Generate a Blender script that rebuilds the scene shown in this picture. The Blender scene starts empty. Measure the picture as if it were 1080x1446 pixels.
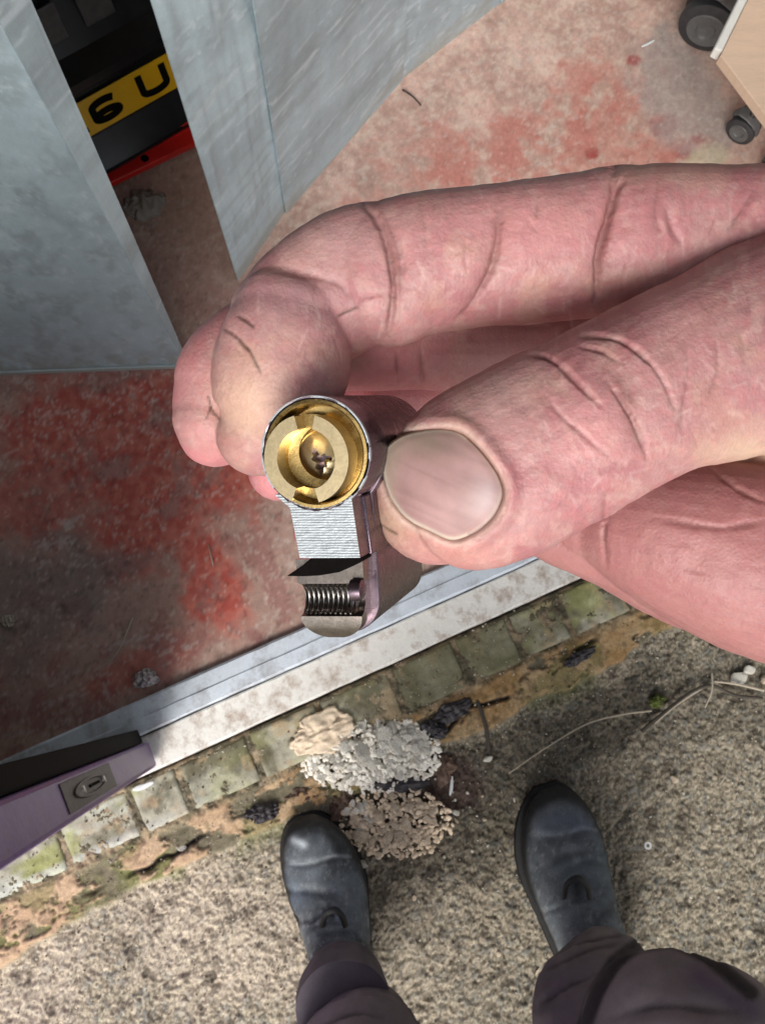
import bpy, bmesh, math, random
import numpy as np
from mathutils import Vector, Matrix
from mathutils.bvhtree import BVHTree
random.seed(7); rng = np.random.default_rng(7)
S = bpy.context.scene; COL = S.collection

# ------------------------------------------------------------------ camera, sky, sun, exposure
F = 1300.0; H = 1.3; NAD = (460, 985)          # focal length in photo pixels, camera height, image point straight below
def nrm(v):
    v = np.array(v, float); return v/np.linalg.norm(v)
_n = nrm([(NAD[0]-540)/F, -(NAD[1]-723)/F, -1]); _Z = -_n
_Y = nrm(np.array([0, 1, 0])-_Z[1]*_Z); _X = np.cross(_Y, _Z)
R = np.array([_X, _Y, _Z]); CAM = np.array([0, 0, H])
cd = bpy.data.cameras.new('camera'); cam = bpy.data.objects.new('camera', cd); COL.objects.link(cam)
M4 = Matrix.Identity(4)
for i in range(3):
    for j in range(3): M4[i][j] = R[i, j]
M4.translation = Vector(CAM); cam.matrix_world = M4
cd.sensor_fit = 'VERTICAL'; cd.sensor_height = 24; cd.lens = 24*F/1446
cd.clip_start = 0.01; cd.clip_end = 400
S.camera = cam
cd.dof.use_dof = True; cd.dof.focus_distance = .142; cd.dof.aperture_fstop = 100
W = bpy.data.worlds.new('World'); S.world = W; W.use_nodes = True
wt = W.node_tree; bgn = wt.nodes['Background']
sky = wt.nodes.new('ShaderNodeTexSky'); sky.sky_type = 'NISHITA'; sky.sun_disc = False
SUN_EL, SUN_AZ = math.radians(44), math.radians(192)
sky.sun_elevation = SUN_EL; sky.sun_rotation = SUN_AZ; sky.dust_density = 4; sky.air_density = 1.2
hs = wt.nodes.new('ShaderNodeHueSaturation'); hs.inputs['Saturation'].default_value = 0.35
wt.links.new(sky.outputs[0], hs.inputs['Color']); wt.links.new(hs.outputs[0], bgn.inputs[0])
bgn.inputs[1].default_value = 0.12
sl = bpy.data.lights.new('sun', 'SUN'); sl.energy = 2.0; sl.angle = math.radians(24); sl.color = (1, .97, .92)
so = bpy.data.objects.new('sun', sl); COL.objects.link(so)
sdir = Vector((math.sin(SUN_AZ)*math.cos(SUN_EL), math.cos(SUN_AZ)*math.cos(SUN_EL), math.sin(SUN_EL)))
so.rotation_euler = sdir.to_track_quat('Z', 'Y').to_euler()
S.view_settings.view_transform = 'Standard'; S.view_settings.look = 'None'
S.view_settings.gamma = 1; S.view_settings.use_curve_mapping = False
S.view_settings.exposure = 0.40

# ------------------------------------------------------------------ geometry helpers
def P(px, py, z=0.0):                          # photo pixel -> point of the world at height z
    d = R@np.array([(px-540)/F, -(py-723)/F, -1.0]); return CAM+d*((z-H)/d[2])
def Cc(px, py, dep): return np.array([(px-540)/F*dep, -(py-723)/F*dep, -dep])
def C(px, py, dep): return CAM+R@Cc(px, py, dep)
def proj(v):                                   # world points -> photo pixels and depth
    c = (v-CAM)@R; d = -c[:, 2]; return 540+F*c[:, 0]/d, 723-F*c[:, 1]/d, d
TO = P(480, 915); TU = nrm(P(480, 915)-P(207, 1037)); TV = np.array([TU[1], -TU[0], 0])
def T(s, t, z=0.0): return TO+TU*s+TV*t+np.array([0, 0, z])     # along / outward of the doorway
def st(px, py, z=0.0):
    p = P(px, py, z)-TO; return p@TU, p@TV
def lin(r, g, b):
    f = lambda c: (c/255/12.92) if c/255 <= .04045 else ((c/255+.055)/1.055)**2.4
    return np.array([f(r), f(g), f(b)])
def _h(ix, iy, k):
    a = (ix.astype(np.int64)*374761393+iy.astype(np.int64)*668265263+k*2147483647+k*974711) & 0xffffffff
    a = ((a ^ (a >> 13))*73244475) & 0xffffffff; a = (a ^ (a >> 16)) & 0xffffffff
    a = (a*73244475) & 0xffffffff; a = a ^ (a >> 15)
    return (a & 0xffffff)/float(0xffffff)
def vn(x, y, k=0):
    ix = np.floor(x); iy = np.floor(y); fx = x-ix; fy = y-iy
    fx = fx*fx*(3-2*fx); fy = fy*fy*(3-2*fy)
    a = _h(ix, iy, k); b = _h(ix+1, iy, k); c = _h(ix, iy+1, k); d = _h(ix+1, iy+1, k)
    return a+(b-a)*fx+(c-a)*fy+(a-b-c+d)*fx*fy
def fbm(x, y, k=0, o=4, g=.5):
    r = 0; a = 1; n = 0
    for i in range(o): r = r+a*vn(x*2**i+17.3*i, y*2**i-9.1*i, k+i); n += a; a *= g
    return r/n
def worley(x, y, k=0):
    ix = np.floor(x); iy = np.floor(y); f1 = np.full(x.shape, 9.); f2 = f1.copy(); idn = np.zeros(x.shape)
    for a in (-1, 0, 1):
        for b in (-1, 0, 1):
            cx = ix+a; cy = iy+b
            d = np.hypot(cx+_h(cx, cy, k)-x, cy+_h(cx, cy, k+5)-y); m = d < f1
            f2 = np.where(m, f1, np.minimum(f2, d)); idn = np.where(m, _h(cx, cy, k+9), idn); f1 = np.where(m, d, f1)
    return f1, f2, idn
def sst(a, b, x):
    t = np.clip((x-a)/(b-a), 0, 1); return t*t*(3-2*t)
def mixc(a, b, m):
    m = np.asarray(m)[..., None]; return a*(1-m)+np.asarray(b)*m

def tag(o, label=None, cat=None, group=None, kind=None):
    if label: o['label'] = label
    if cat: o['category'] = cat
    if group: o['group'] = group
    if kind: o['kind'] = kind
    return o
def mk(name, v, f, mat=None, parent=None, smooth=True, col=None, sharp=None):
    me = bpy.data.meshes.new(name); v = np.asarray(v, float)
    me.from_pydata(v.tolist(), [], f if isinstance(f, list) else f.tolist()); me.update()
    if col is not None:
        ca = me.color_attributes.new('Col', 'FLOAT_COLOR', 'POINT')
        ca.data.foreach_set('color', np.c_[col, np.ones(len(col))].astype(np.float32).ravel())
    if smooth:
        me.polygons.foreach_set('use_smooth', [True]*len(me.polygons))
        if sharp: me.set_sharp_from_angle(angle=math.radians(sharp))
    if mat: me.materials.append(mat)
    o = bpy.data.objects.new(name, me); COL.objects.link(o)
    if parent: o.parent = parent; o.matrix_parent_inverse = Matrix.Translation(-parent.location)
    return o
def empty(name, loc):
    o = bpy.data.objects.new(name, None); o.location = Vector(loc); o.empty_display_size = .05; COL.objects.link(o); return o
def gridf(nu, nv, wrapu=False, off=0):
    i, j = np.meshgrid(np.arange(nu if wrapu else nu-1), np.arange(nv-1), indexing='ij')
    i2 = (i+1) % nu
    return (np.stack([i*nv+j, i2*nv+j, i2*nv+j+1, i*nv+j+1], -1).reshape(-1, 4)+off)
def spline(pts, n):
    p = np.array(pts, float); m = len(p); e = np.vstack([2*p[0]-p[1], p, 2*p[-1]-p[-2]])
    t = np.linspace(0, m-1-1e-9, n); i = t.astype(int); u = (t-i)[:, None]
    a, b, c, d = e[i], e[i+1], e[i+2], e[i+3]
    return .5*(2*b+(c-a)*u+(2*a-5*b+4*c-d)*u*u+(3*b-a-3*c+d)*u**3)
def sweep(pts, ra, rb, up, nr=24, cap0=True, cap1=True, ex=1.0):
    """tube along pts; ra across, rb along 'up'; rounded ends"""
    pts = np.array(pts); tg = np.gradient(pts, axis=0); tg /= np.linalg.norm(tg, axis=1)[:, None]
    rings = []
    def ring(c, t, a, b):
        u = np.array(up)-t*np.dot(up, t); u /= np.linalg.norm(u); w = np.cross(t, u)
        th = np.linspace(0, 2*np.pi, nr, endpoint=False)
        cs, sn = np.cos(th), np.sin(th)
        cs = np.sign(cs)*abs(cs)**ex; sn = np.sign(sn)*abs(sn)**ex
        rings.append(c+np.outer(cs*a, w)+np.outer(sn*b, u))
    if cap0:
        for q in np.linspace(80, 10, 6):
            q = math.radians(q); ring(pts[0]-tg[0]*ra[0]*math.sin(q), tg[0], ra[0]*math.cos(q), rb[0]*math.cos(q))
    for c, t, a, b in zip(pts, tg, ra, rb): ring(c, t, a, b)
    if cap1:
        for q in np.linspace(10, 80, 6):
            q = math.radians(q); ring(pts[-1]+tg[-1]*ra[-1]*math.sin(q), tg[-1], ra[-1]*math.cos(q), rb[-1]*math.cos(q))
    n = len(rings); V = np.vstack(rings)
    f = []
    for i in range(n-1):
        for j in range(nr):
            a = i*nr+j; b = i*nr+(j+1) % nr; f.append((a, b, b+nr, a+nr))
    f.append(tuple(range(nr))[::-1]); f.append(tuple(range((n-1)*nr, n*nr)))
    return V, f
class MB:
    def __init__(s): s.v = []; s.f = []; s.n = 0
    def add(s, v, f):
        s.v.append(np.asarray(v, float)); s.f += [tuple(int(i)+s.n for i in q) for q in f]; s.n += len(v); return s
    def box(s, a, b, fr=None):                  # a,b opposite corners, fr(x,y,z)->point
        v = [(x, y, z) for x in (a[0], b[0]) for y in (a[1], b[1]) for z in (a[2], b[2])]
        if fr: v = [fr(*q) for q in v]
        return s.add(v, [(0, 1, 3, 2), (4, 6, 7, 5), (0, 4, 5, 1), (2, 3, 7, 6), (0, 2, 6, 4), (1, 5, 7, 3)])
    def prism(s, poly, z0, z1, fr):             # polygon (x,y) extruded z0..z1
        n = len(poly); v = [fr(x, y, z0) for x, y in poly]+[fr(x, y, z1) for x, y in poly]
        return s.add(v, [tuple(range(n))[::-1], tuple(range(n, 2*n))]+[(i, (i+1) % n, n+(i+1) % n, n+i) for i in range(n)])
    def lathe(s, prof, fr, n=64):               # (r,z) profile
        v = [fr(r*math.cos(a), r*math.sin(a), z) for r, z in prof for a in np.linspace(0, 2*np.pi, n, endpoint=False)]
        return s.add(v, [(i*n+j, i*n+(j+1) % n, (i+1)*n+(j+1) % n, (i+1)*n+j) for i in range(len(prof)-1) for j in range(n)])
    def tube(s, pts, r, nr=8):
        pts = np.array(pts, float); r = np.broadcast_to(r, len(pts)); d = pts[-1]-pts[0]
        up = np.array([0, 0, 1.]) if abs(nrm(d)[2]) < .8 else np.array([1., 0, 0])
        v, f = sweep(pts, r, r, up, nr, False, False); return s.add(v, f)
    def build(s, name, mat, parent=None, smooth=False, sharp=35, bevel=0, col=None):
        o = mk(name, np.vstack(s.v), s.f, mat, parent, smooth, col, sharp if smooth else None)
        bm = bmesh.new(); bm.from_mesh(o.data); bmesh.ops.recalc_face_normals(bm, faces=bm.faces); bm.to_mesh(o.data); bm.free()
        if bevel:
            b = o.modifiers.new('b', 'BEVEL'); b.width = bevel; b.segments = 2; b.limit_method = 'ANGLE'
        return o

# ------------------------------------------------------------------ materials
def mat(name, base=(.5, .5, .5), rough=.6, metal=0, vcol=False, n1=None, n2=None, amt=.25, bump=None, bdist=.001, spec=.5,
        aniso=None, coords='Object', rvar=0, stretch=None, dirt=None, dirtamt=.5, dirtscale=20, sss=0, coat=0):
    """Principled with noise-varied colour. n1,n2: noise scales; bump: list of (scale, strength)"""
    m = bpy.data.materials.new(name); m.use_nodes = True; nt = m.node_tree; b = nt.nodes['Principled BSDF']
    N = nt.nodes.new; L = nt.links.new
    tc = N('ShaderNodeTexCoord'); vec = tc.outputs[coords]
    if stretch:
        mp = N('ShaderNodeMapping'); mp.inputs['Scale'].default_value = stretch[:3]
        if len(stretch) > 3: mp.inputs['Rotation'].default_value = (0, 0, stretch[3])
        L(vec, mp.inputs[0]); vec = mp.outputs[0]
    def noise(sc, det=5, ro=.6):
        n = N('ShaderNodeTexNoise'); n.inputs['Scale'].default_value = sc; n.inputs['Detail'].default_value = det
        n.inputs['Roughness'].default_value = ro; L(vec, n.inputs['Vector']); return n.outputs['Fac']
    if vcol:
        a = N('ShaderNodeVertexColor'); a.layer_name = 'Col'; cur = a.outputs[0]
    else:
        rgb = N('ShaderNodeRGB'); rgb.outputs[0].default_value = (*base, 1); cur = rgb.outputs[0]
    for sc in (n1, n2):
        if not sc: continue
        mr = N('ShaderNodeMapRange'); mr.inputs[1].default_value = .25; mr.inputs[2].default_value = .75
        mr.inputs[3].default_value = 1-amt; mr.inputs[4].default_value = 1+amt; L(noise(sc), mr.inputs[0])
        mx = N('ShaderNodeVectorMath'); mx.operation = 'SCALE'; L(cur, mx.inputs[0]); L(mr.outputs[0], mx.inputs['Scale']); cur = mx.outputs[0]
    if dirt:
        mr = N('ShaderNodeMapRange'); mr.inputs[1].default_value = .48; mr.inputs[2].default_value = .66; mr.inputs[4].default_value = dirtamt
        L(noise(dirtscale, 8, .7), mr.inputs[0])
        mx = N('ShaderNodeMix'); mx.data_type = 'RGBA'; L(mr.outputs[0], mx.inputs[0]); L(cur, mx.inputs[6]); mx.inputs[7].default_value = (*dirt, 1); cur = mx.outputs[2]
    L(cur, b.inputs['Base Color'])
    b.inputs['Roughness'].default_value = rough; b.inputs['Metallic'].default_value = metal
    b.inputs['Specular IOR Level'].default_value = spec
    if rvar:
        mr = N('ShaderNodeMapRange'); mr.inputs[3].default_value = max(.05, rough-rvar); mr.inputs[4].default_value = min(1, rough+rvar)
        mr.inputs[1].default_value = .3; mr.inputs[2].default_value = .7; L(noise((n1 or 20)*1.7, 6), mr.inputs[0]); L(mr.outputs[0], b.inputs['Roughness'])
    if sss:
        b.inputs['Subsurface Weight'].default_value = sss; b.inputs['Subsurface Radius'].default_value = (1, .35, .2); b.inputs['Subsurface Scale'].default_value = .004
    if coat: b.inputs['Coat Weight'].default_value = coat; b.inputs['Coat Roughness'].default_value = .2
    if bump:
        prev = None
        for sc, stg in bump:
            bp = N('ShaderNodeBump'); bp.inputs['Strength'].default_value = stg; bp.inputs['Distance'].default_value = bdist
            L(noise(sc, 4, .6), bp.inputs['Height'])
            if prev: L(prev, bp.inputs['Normal'])
            prev = bp.outputs[0]
        L(prev, b.inputs['Normal'])
    return m

M = {}
M['floor'] = mat('painted_floor', vcol=True, n1=160, n2=620, amt=.13, rough=.6, rvar=.15, bump=[(160, .25), (700, .25)], bdist=.0015)
M['ground'] = mat('rough_concrete', vcol=True, n1=420, n2=1300, amt=.2, rough=.9, bump=[(650, .7), (1600, .4)], bdist=.0012, spec=.3)
M['plainground'] = mat('plain_concrete', base=(.33, .285, .22), n1=3, n2=200, amt=.15, rough=.9)
M['block'] = mat('mossy_block', vcol=True, n1=120, n2=500, amt=.14, rough=.88, bump=[(300, .5), (900, .4)], bdist=.001, spec=.3)
M['galv'] = mat('galvanised_sheet', vcol=True, metal=.25, rough=.55, n1=60, n2=500, amt=.07, rvar=.15, bump=[(9, .25)], bdist=.004)
M['purple'] = mat('purple_paint', base=(.165, .09, .28), rough=.4, n1=30, n2=300, amt=.22, dirt=(.17, .13, .16), dirtamt=.5, dirtscale=60, bump=[(140, .2)])
M['blackp'] = mat('black_paint', base=(.003, .003, .003), rough=.8, n1=30, amt=.4, spec=.15)
M['alu'] = mat('aluminium_strip', base=(.68, .74, .82), metal=.2, rough=.42, n1=40, n2=400, amt=.08, dirt=(.16, .13, .11), dirtamt=.55, dirtscale=22)
M['sill'] = mat('white_sill_paint', base=(.74, .72, .68), rough=.6, n1=40, n2=300, amt=.08, dirt=(.30, .20, .14), dirtamt=.8, dirtscale=38, bump=[(200, .4)])
M['mech'] = mat('dull_latch_metal', base=(.10, .09, .085), metal=.6, rough=.5, n1=200, amt=.4)
M['yellow'] = mat('yellow_plate', base=(.88, .50, .015), rough=.35, n1=40, amt=.08, spec=.5)
M['red'] = mat('red_enamel', base=(.55, .02, .015), rough=.3, n1=60, amt=.15)
M['carblack'] = mat('car_plastic', base=(.012, .013, .015), rough=.35, n1=40, amt=.5)
M['rubber'] = mat('castor_rubber', base=(.03, .03, .032), rough=.6, n1=80, amt=.3)
M['greyplas'] = mat('castor_grey', base=(.10, .10, .10), rough=.45, n1=90, amt=.3)
M['laminate'] = mat('beech_laminate', base=(.62, .45, .33), rough=.5, n1=14, n2=90, amt=.07, stretch=(1, 6, 1))
M['whiteedge'] = mat('white_edging', base=(.7, .69, .65), rough=.45, n1=60, amt=.06)
M['wall'] = mat('garage_wall', base=(.25, .23, .2), rough=.9, n1=6, n2=80, amt=.15, bump=[(60, .5)])
M['skin'] = mat('skin', vcol=True, n1=700, n2=2600, amt=.06, rough=.45, rvar=.1, sss=.25, bump=[(1500, .2), (4200, .3)], bdist=.00025, spec=.4)
_m = M['skin'].node_tree; _b = _m.nodes['Principled BSDF']; _old = _b.inputs['Normal'].links[0].from_socket      # fine wrinkles across the fingers, pore cells
_tc = _m.nodes.new('ShaderNodeTexCoord'); _mp = _m.nodes.new('ShaderNodeMapping'); _mp.inputs['Scale'].default_value = (1, .22, .3); _mp.inputs['Rotation'].default_value = (0, 0, .25)
_m.links.new(_tc.outputs['Object'], _mp.inputs[0])
for _sc, _st, _di, _k in ((900, .32, .0003, 'ShaderNodeTexNoise'), (1500, .30, .0002, 'ShaderNodeTexVoronoi')):
    _t = _m.nodes.new(_k); _t.inputs['Scale'].default_value = _sc; _m.links.new(_mp.outputs[0] if 'Noise' in _k else _tc.outputs['Object'], _t.inputs['Vector'])
    _bp = _m.nodes.new('ShaderNodeBump'); _bp.inputs['Strength'].default_value = _st; _bp.inputs['Distance'].default_value = _di
    _m.links.new(_t.outputs['Fac' if 'Noise' in _k else 'Distance'], _bp.inputs['Height']); _m.links.new(_old, _bp.inputs['Normal']); _old = _bp.outputs[0]
_m.links.new(_old, _b.inputs['Normal'])
M['nail'] = mat('thumb_nail', vcol=True, n1=500, amt=.07, rough=.46, spec=.35, sss=.2, bump=[(2500, .12)], bdist=.0002)
M['brass'] = mat('machined_brass', base=(.56, .39, .15), metal=1, rough=.27, n1=500, n2=2500, amt=.12, rvar=.1, bump=[(4000, .15)], bdist=.0001)
M['brassface'] = mat('dull_brass_face', base=(.56, .455, .27), metal=.85, rough=.38, n1=700, n2=2500, amt=.14, bump=[(3000, .18)], bdist=.0001)
M['nickel'] = mat('satin_nickel', base=(.16, .12, .145), metal=.92, rough=.29, n1=300, n2=1400, amt=.12, rvar=.08, bump=[(2500, .15)], bdist=.0001)
M['sawn'] = mat('bright_sawn_zinc', base=(.42, .455, .48), metal=.5, rough=.4, n1=300, n2=2200, amt=.12, stretch=(.25, 1, 1), bump=[(1800, .4)], bdist=.0002, coords='Object')
M['darkmetal'] = mat('dark_plated_metal', base=(.19, .165, .145), metal=.95, rough=.22, n1=500, n2=2500, amt=.25)
M['steel'] = mat('thread_steel', base=(.33, .32, .31), metal=1, rough=.25, n1=900, amt=.15)
M['void'] = mat('recess_shade', base=(.004, .003, .003), rough=.85, metal=0, spec=.05, n1=800, amt=.3)  # near-black colour stands in for the shade inside holes and gaps
M['leather'] = mat('black_boot_leather', vcol=True, n1=60, n2=500, amt=.25, rough=.66, rvar=.12, bump=[(60, .3), (900, .3)], bdist=.001, spec=.5)
M['sole'] = mat('boot_sole', base=(.012, .012, .013), rough=.6, n1=90, amt=.3)
M['cloth'] = mat('work_trousers', vcol=True, n1=50, n2=700, amt=.12, rough=.85, bump=[(1600, .35), (30, .2)], bdist=.0012, spec=.25)
M['jumper'] = mat('dark_jumper', base=(.03, .03, .04), rough=.9, n1=300, amt=.3, bump=[(700, .5)])
M['stone'] = mat('white_stone', base=(.90, .86, .77), rough=.8, n1=150, n2=900, amt=.12, dirt=(.62, .50, .36), dirtamt=.4, dirtscale=45, bump=[(300, .5)])
M['peach'] = mat('peach_stone', base=(.78, .64, .48), rough=.8, n1=150, n2=900, amt=.16, dirt=(.35, .24, .15), dirtamt=.5, dirtscale=70, bump=[(300, .5)])
M['stonecrumb'], M['peachcrumb'] = M['stone'], M['peach']
M['stone'] = mat('white_stone_chip', base=(.88, .85, .76), rough=.8, n1=1.6, n2=7, amt=.10, dirt=(.62, .5, .36), dirtamt=.4, dirtscale=1.3, bump=[(6, .6)], bdist=.15)
M['peach'] = mat('peach_stone_chip', base=(.80, .66, .50), rough=.8, n1=1.6, n2=7, amt=.14, dirt=(.42, .29, .19), dirtamt=.6, dirtscale=1.3, bump=[(6, .6)], bdist=.15)
for _q in ('stone', 'peach'):                      # each chip its own tone
    _nt = M[_q].node_tree; _b = _nt.nodes['Principled BSDF']; _s = _b.inputs['Base Color'].links[0].from_socket
    _oi = _nt.nodes.new('ShaderNodeObjectInfo'); _mr = _nt.nodes.new('ShaderNodeMapRange'); _mr.inputs[3].default_value = .9; _mr.inputs[4].default_value = 1.1
    _vm = _nt.nodes.new('ShaderNodeVectorMath'); _vm.operation = 'SCALE'; _nt.links.new(_oi.outputs['Random'], _mr.inputs[0]); _nt.links.new(_s, _vm.inputs[0]); _nt.links.new(_mr.outputs[0], _vm.inputs['Scale']); _nt.links.new(_vm.outputs[0], _b.inputs['Base Color'])
M['leaf'] = mat('rotten_leaf', base=(.035, .03, .035), rough=.5, n1=120, amt=.5, bump=[(300, .6)])
M['brownleaf'] = mat('brown_leaf', base=(.11, .065, .045), rough=.6, n1=120, amt=.4, bump=[(300, .6)])
M['stem'] = mat('dry_stem', base=(.36, .31, .24), rough=.7, n1=200, amt=.3)
M['darkstem'] = mat('dark_twig', base=(.05, .04, .03), rough=.8, n1=200, amt=.4)
M['plastic'] = mat('plastic_scrap', base=(.5, .45, .45), rough=.2, n1=200, amt=.4, spec=.8)
M['moss'] = mat('moss_green', base=(.07, .09, .015), rough=.9, n1=300, amt=.4)
M['white'] = mat('white_fragment', base=(.66, .68, .68), rough=.5, n1=300, amt=.1)

# ------------------------------------------------------------------ ground: garage floor, doorway, outside concrete
def axis(lo, hi, step, far):
    a = np.arange(lo, hi, step); k = np.array([.02, .06, .15, .4, 1, 2.5, 6, 15, 40, 100, 200]); k = k[k < far]
    return np.r_[(lo-k)[::-1], a, hi+k]
def sheet(name, sa, ta, hf, cf, m, far, far_z, far_c, kind='structure'):
    s, t = np.meshgrid(sa, ta, indexing='ij'); z = hf(s, t)
    fs, ft = far; o_ = np.maximum.reduce([fs[0]-s, s-fs[1], ft[0]-t, t-ft[1], s*0]); k = sst(0, .06, o_); z = z*(1-k)+far_z*k
    V = TO+s[..., None]*TU+t[..., None]*TV; V[..., 2] = z
    f = gridf(len(sa), len(ta)); V = V.reshape(-1, 3)
    f = f[:, ::-1]
    c = mixc(cf(s, t, z), far_c, k).reshape(-1, 3); o = mk(name, V, f, m, None, True, c); return tag(o, kind=kind)
def blob(s, t, px, py, rx, ry=None, k=0, rag=.5, ang=0):
    """soft ragged patch centred on the floor point under a photo pixel; radii in metres"""
    a, b = st(px, py); ry = ry or rx; ds = s-a; dt = t-b
    u = ds*math.cos(ang)+dt*math.sin(ang); v = -ds*math.sin(ang)+dt*math.cos(ang)
    d = np.hypot(u/rx, v/ry)+rag*(fbm(s*28, t*28, 40+k, 4, .65)-.5)*2
    return 1-sst(.6, 1.15, d)
def floor_h(s, t):
    return .0006*(fbm(s*60, t*60, 3)-.5)*2-.004*sst(-.03, -.0, t)
def floor_c(s, t, z):
    base = mixc(np.zeros(s.shape+(3,))+[.30, .165, .135], [.44, .295, .24], fbm(s*7, t*7, 11, 5, .6))
    n = fbm(s*22, t*22, 20, 6, .68); n2 = fbm(s*95, t*95, 23, 4, .6)
    pale = sst(-.1, .3, s)                                        # the right of the floor is worn pale pink
    c = mixc(base, [.60, .40, .335], pale*sst(.25, .75, n)*.85+pale*.15)
    c = mixc(c, [.66, .56, .46], pale*sst(.45, .7, n2)*.4)
    redm = np.maximum.reduce([blob(s, t, 250, 640, .17, .13, 1), blob(s, t, 130, 600, .16, .10, 2), blob(s, t, 300, 830, .05, .09, 3),
                              blob(s, t, 60, 700, .12, .07, 4)*.8, blob(s, t, 215, 720, .10, .09, 5), blob(s, t, 200, 940, .09, .03, 6)*.7])
    red = mixc(np.zeros_like(c)+[.38, .060, .042], [.48, .13, .095], sst(.3, .7, n2))
    wear = sst(.50, .68, n+.25*(n2-.5))
    c = mixc(c, red, redm*(1-.75*wear)*.95)
    c = mixc(c, [.26, .085, .08], .55*sst(.52, .60, n)*sst(.25, -.1, s)*sst(-.75, -.45, t))
    w = worley(s*38+2*n, t*38+2*n2, 4)[0]
    c = mixc(c, [.50, .42, .36], (w < .14)*(fbm(s*9, t*9, 61) > .5)*.45*sst(.1, -.1, s))
    c = mixc(c, [.16, .14, .13], blob(s, t, 40, 850, .13, .09, 8, .7)*.55)
    for x, y, r in ((938, 178, .030), (835, 216, .014), (895, 85, .018), (962, 212, .022), (985, 195, .012)):
        c = mixc(c, [.30, .035, .035], blob(s, t, x, y, r, r*.8, int(x), .55)*.9)
    for x, y, r, rr in ((820, 180, .15, .07), (860, 110, .09, .06), (720, 225, .12, .05), (600, 230, .10, .06), (930, 225, .08, .04)):
        c = mixc(c, [.44, .16, .13], blob(s, t, x, y, r*1.3, rr*1.4, int(x), .9)*.65*sst(.35, .6, n))
    c = mixc(c, [.36, .32, .30], blob(s, t, 960, 130, .08, .13, 77, .5)*.7)
    c = mixc(c, [.48, .44, .30], blob(s, t, 1000, 225, .05, .02, 78, .6)*.6)
    sc = np.abs(fbm(s*6+t*3, t*40-s*8, 90, 4)-.5)                      # scuffs
    c = mixc(c, [.55, .5, .46], (sc < .008)*.35)
    fl_ = worley(s*60+4*n, t*60+4*n2, 14); c = mixc(c, c*.62, sst(.06, .0, fl_[1]-fl_[0])*.35*sst(.45, .6, n))
    c = mixc(c, [.56, .45, .39], sst(.64, .72, fbm(s*130, t*130, 97, 4, .65))*.35); c = mixc(c, c*.55, (1-.6*pale)*sst(.62, .72, fbm(s*110, t*110, 98, 4, .65))*.7)
    c = c*(.86+.28*fbm(s*170, t*170, 33, 2)[..., None])
    return c*.97
sheet('garage_floor', axis(-.62, 1.25, .0036, 4), np.r_[axis(-1.25, -.04, .0036, 4)[:-11] if False else np.r_[(-1.25-np.array([.02, .1, .4, 1, 2, 3.4]))[::-1], np.arange(-1.25, -.04, .0036), -.036]], floor_h, floor_c, M['floor'], ((-.62, 1.25), (-1.25, 1)), 0, [.44, .30, .25])

def g_parts(s, t):
    edge = .188+.022*(fbm(s*14, t*4, 51, 4)-.5)*2-.02*sst(.2, .5, s)
    band = sst(edge+.004, edge-.006, t)*sst(.112, .124, t)
    gap = sst(-.05, .02, s)*sst(.12, .06, s)                            # hidden by the heap of chippings
    flake = band*sst(.44, .52, fbm(s*20, t*34, 55, 6, .68)+.10*sst(.02, .2, s)*sst(.5, .4, s))
    crack = np.abs(t-(.157+.012*(fbm(s*22, s*0+3, 58, 3)-.5)*2-.02*sst(.1, .4, s)))
    crack = (1-sst(.0010, .0050, crack))*band*sst(.46, .56, fbm(s*13, t*9, 66, 3))
    return edge, band, flake, crack
def aggr(s, t):
    a = worley(s*170+4*fbm(s*30, t*30, 2), t*170+3*fbm(s*30, t*30, 9), 70); b = worley(s*340+3*fbm(s*50, t*50, 3), t*340, 170); return a, b
def ground_h(s, t):
    e, band, fl, cr = g_parts(s, t)
    (w1, w2, i1), (b1, b2, i2) = aggr(s, t)
    peb = sst(.0, .35, w2-w1)*(i1 > .35)*(.5+i1)*.6+sst(0, .4, b2-b1)*(i2-.2)*.5
    out = -.030+.0028*peb+.0022*(fbm(s*90, t*90, 101, 3)-.5)*2+.003*(fbm(s*12, t*12, 72, 5, .6)-.5)*2+.0022*(fbm(s*190, t*190, 73, 2)-.5)*2
    bandh = -.020+.004*(fbm(s*30, t*30, 74, 5, .65)-.5)*2+.0045*fl-.006*cr+.0015*fbm(s*200, t*200, 75, 2)
    z = out*(1-band)+bandh*band
    fill = sst(.05, .055, t)*sst(.135, .124, t)
    return z*(1-fill)+fill*(-.0150+.007*(fbm(s*45, t*45, 91, 5, .6)-.5)*2+.003*peb)
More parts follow.
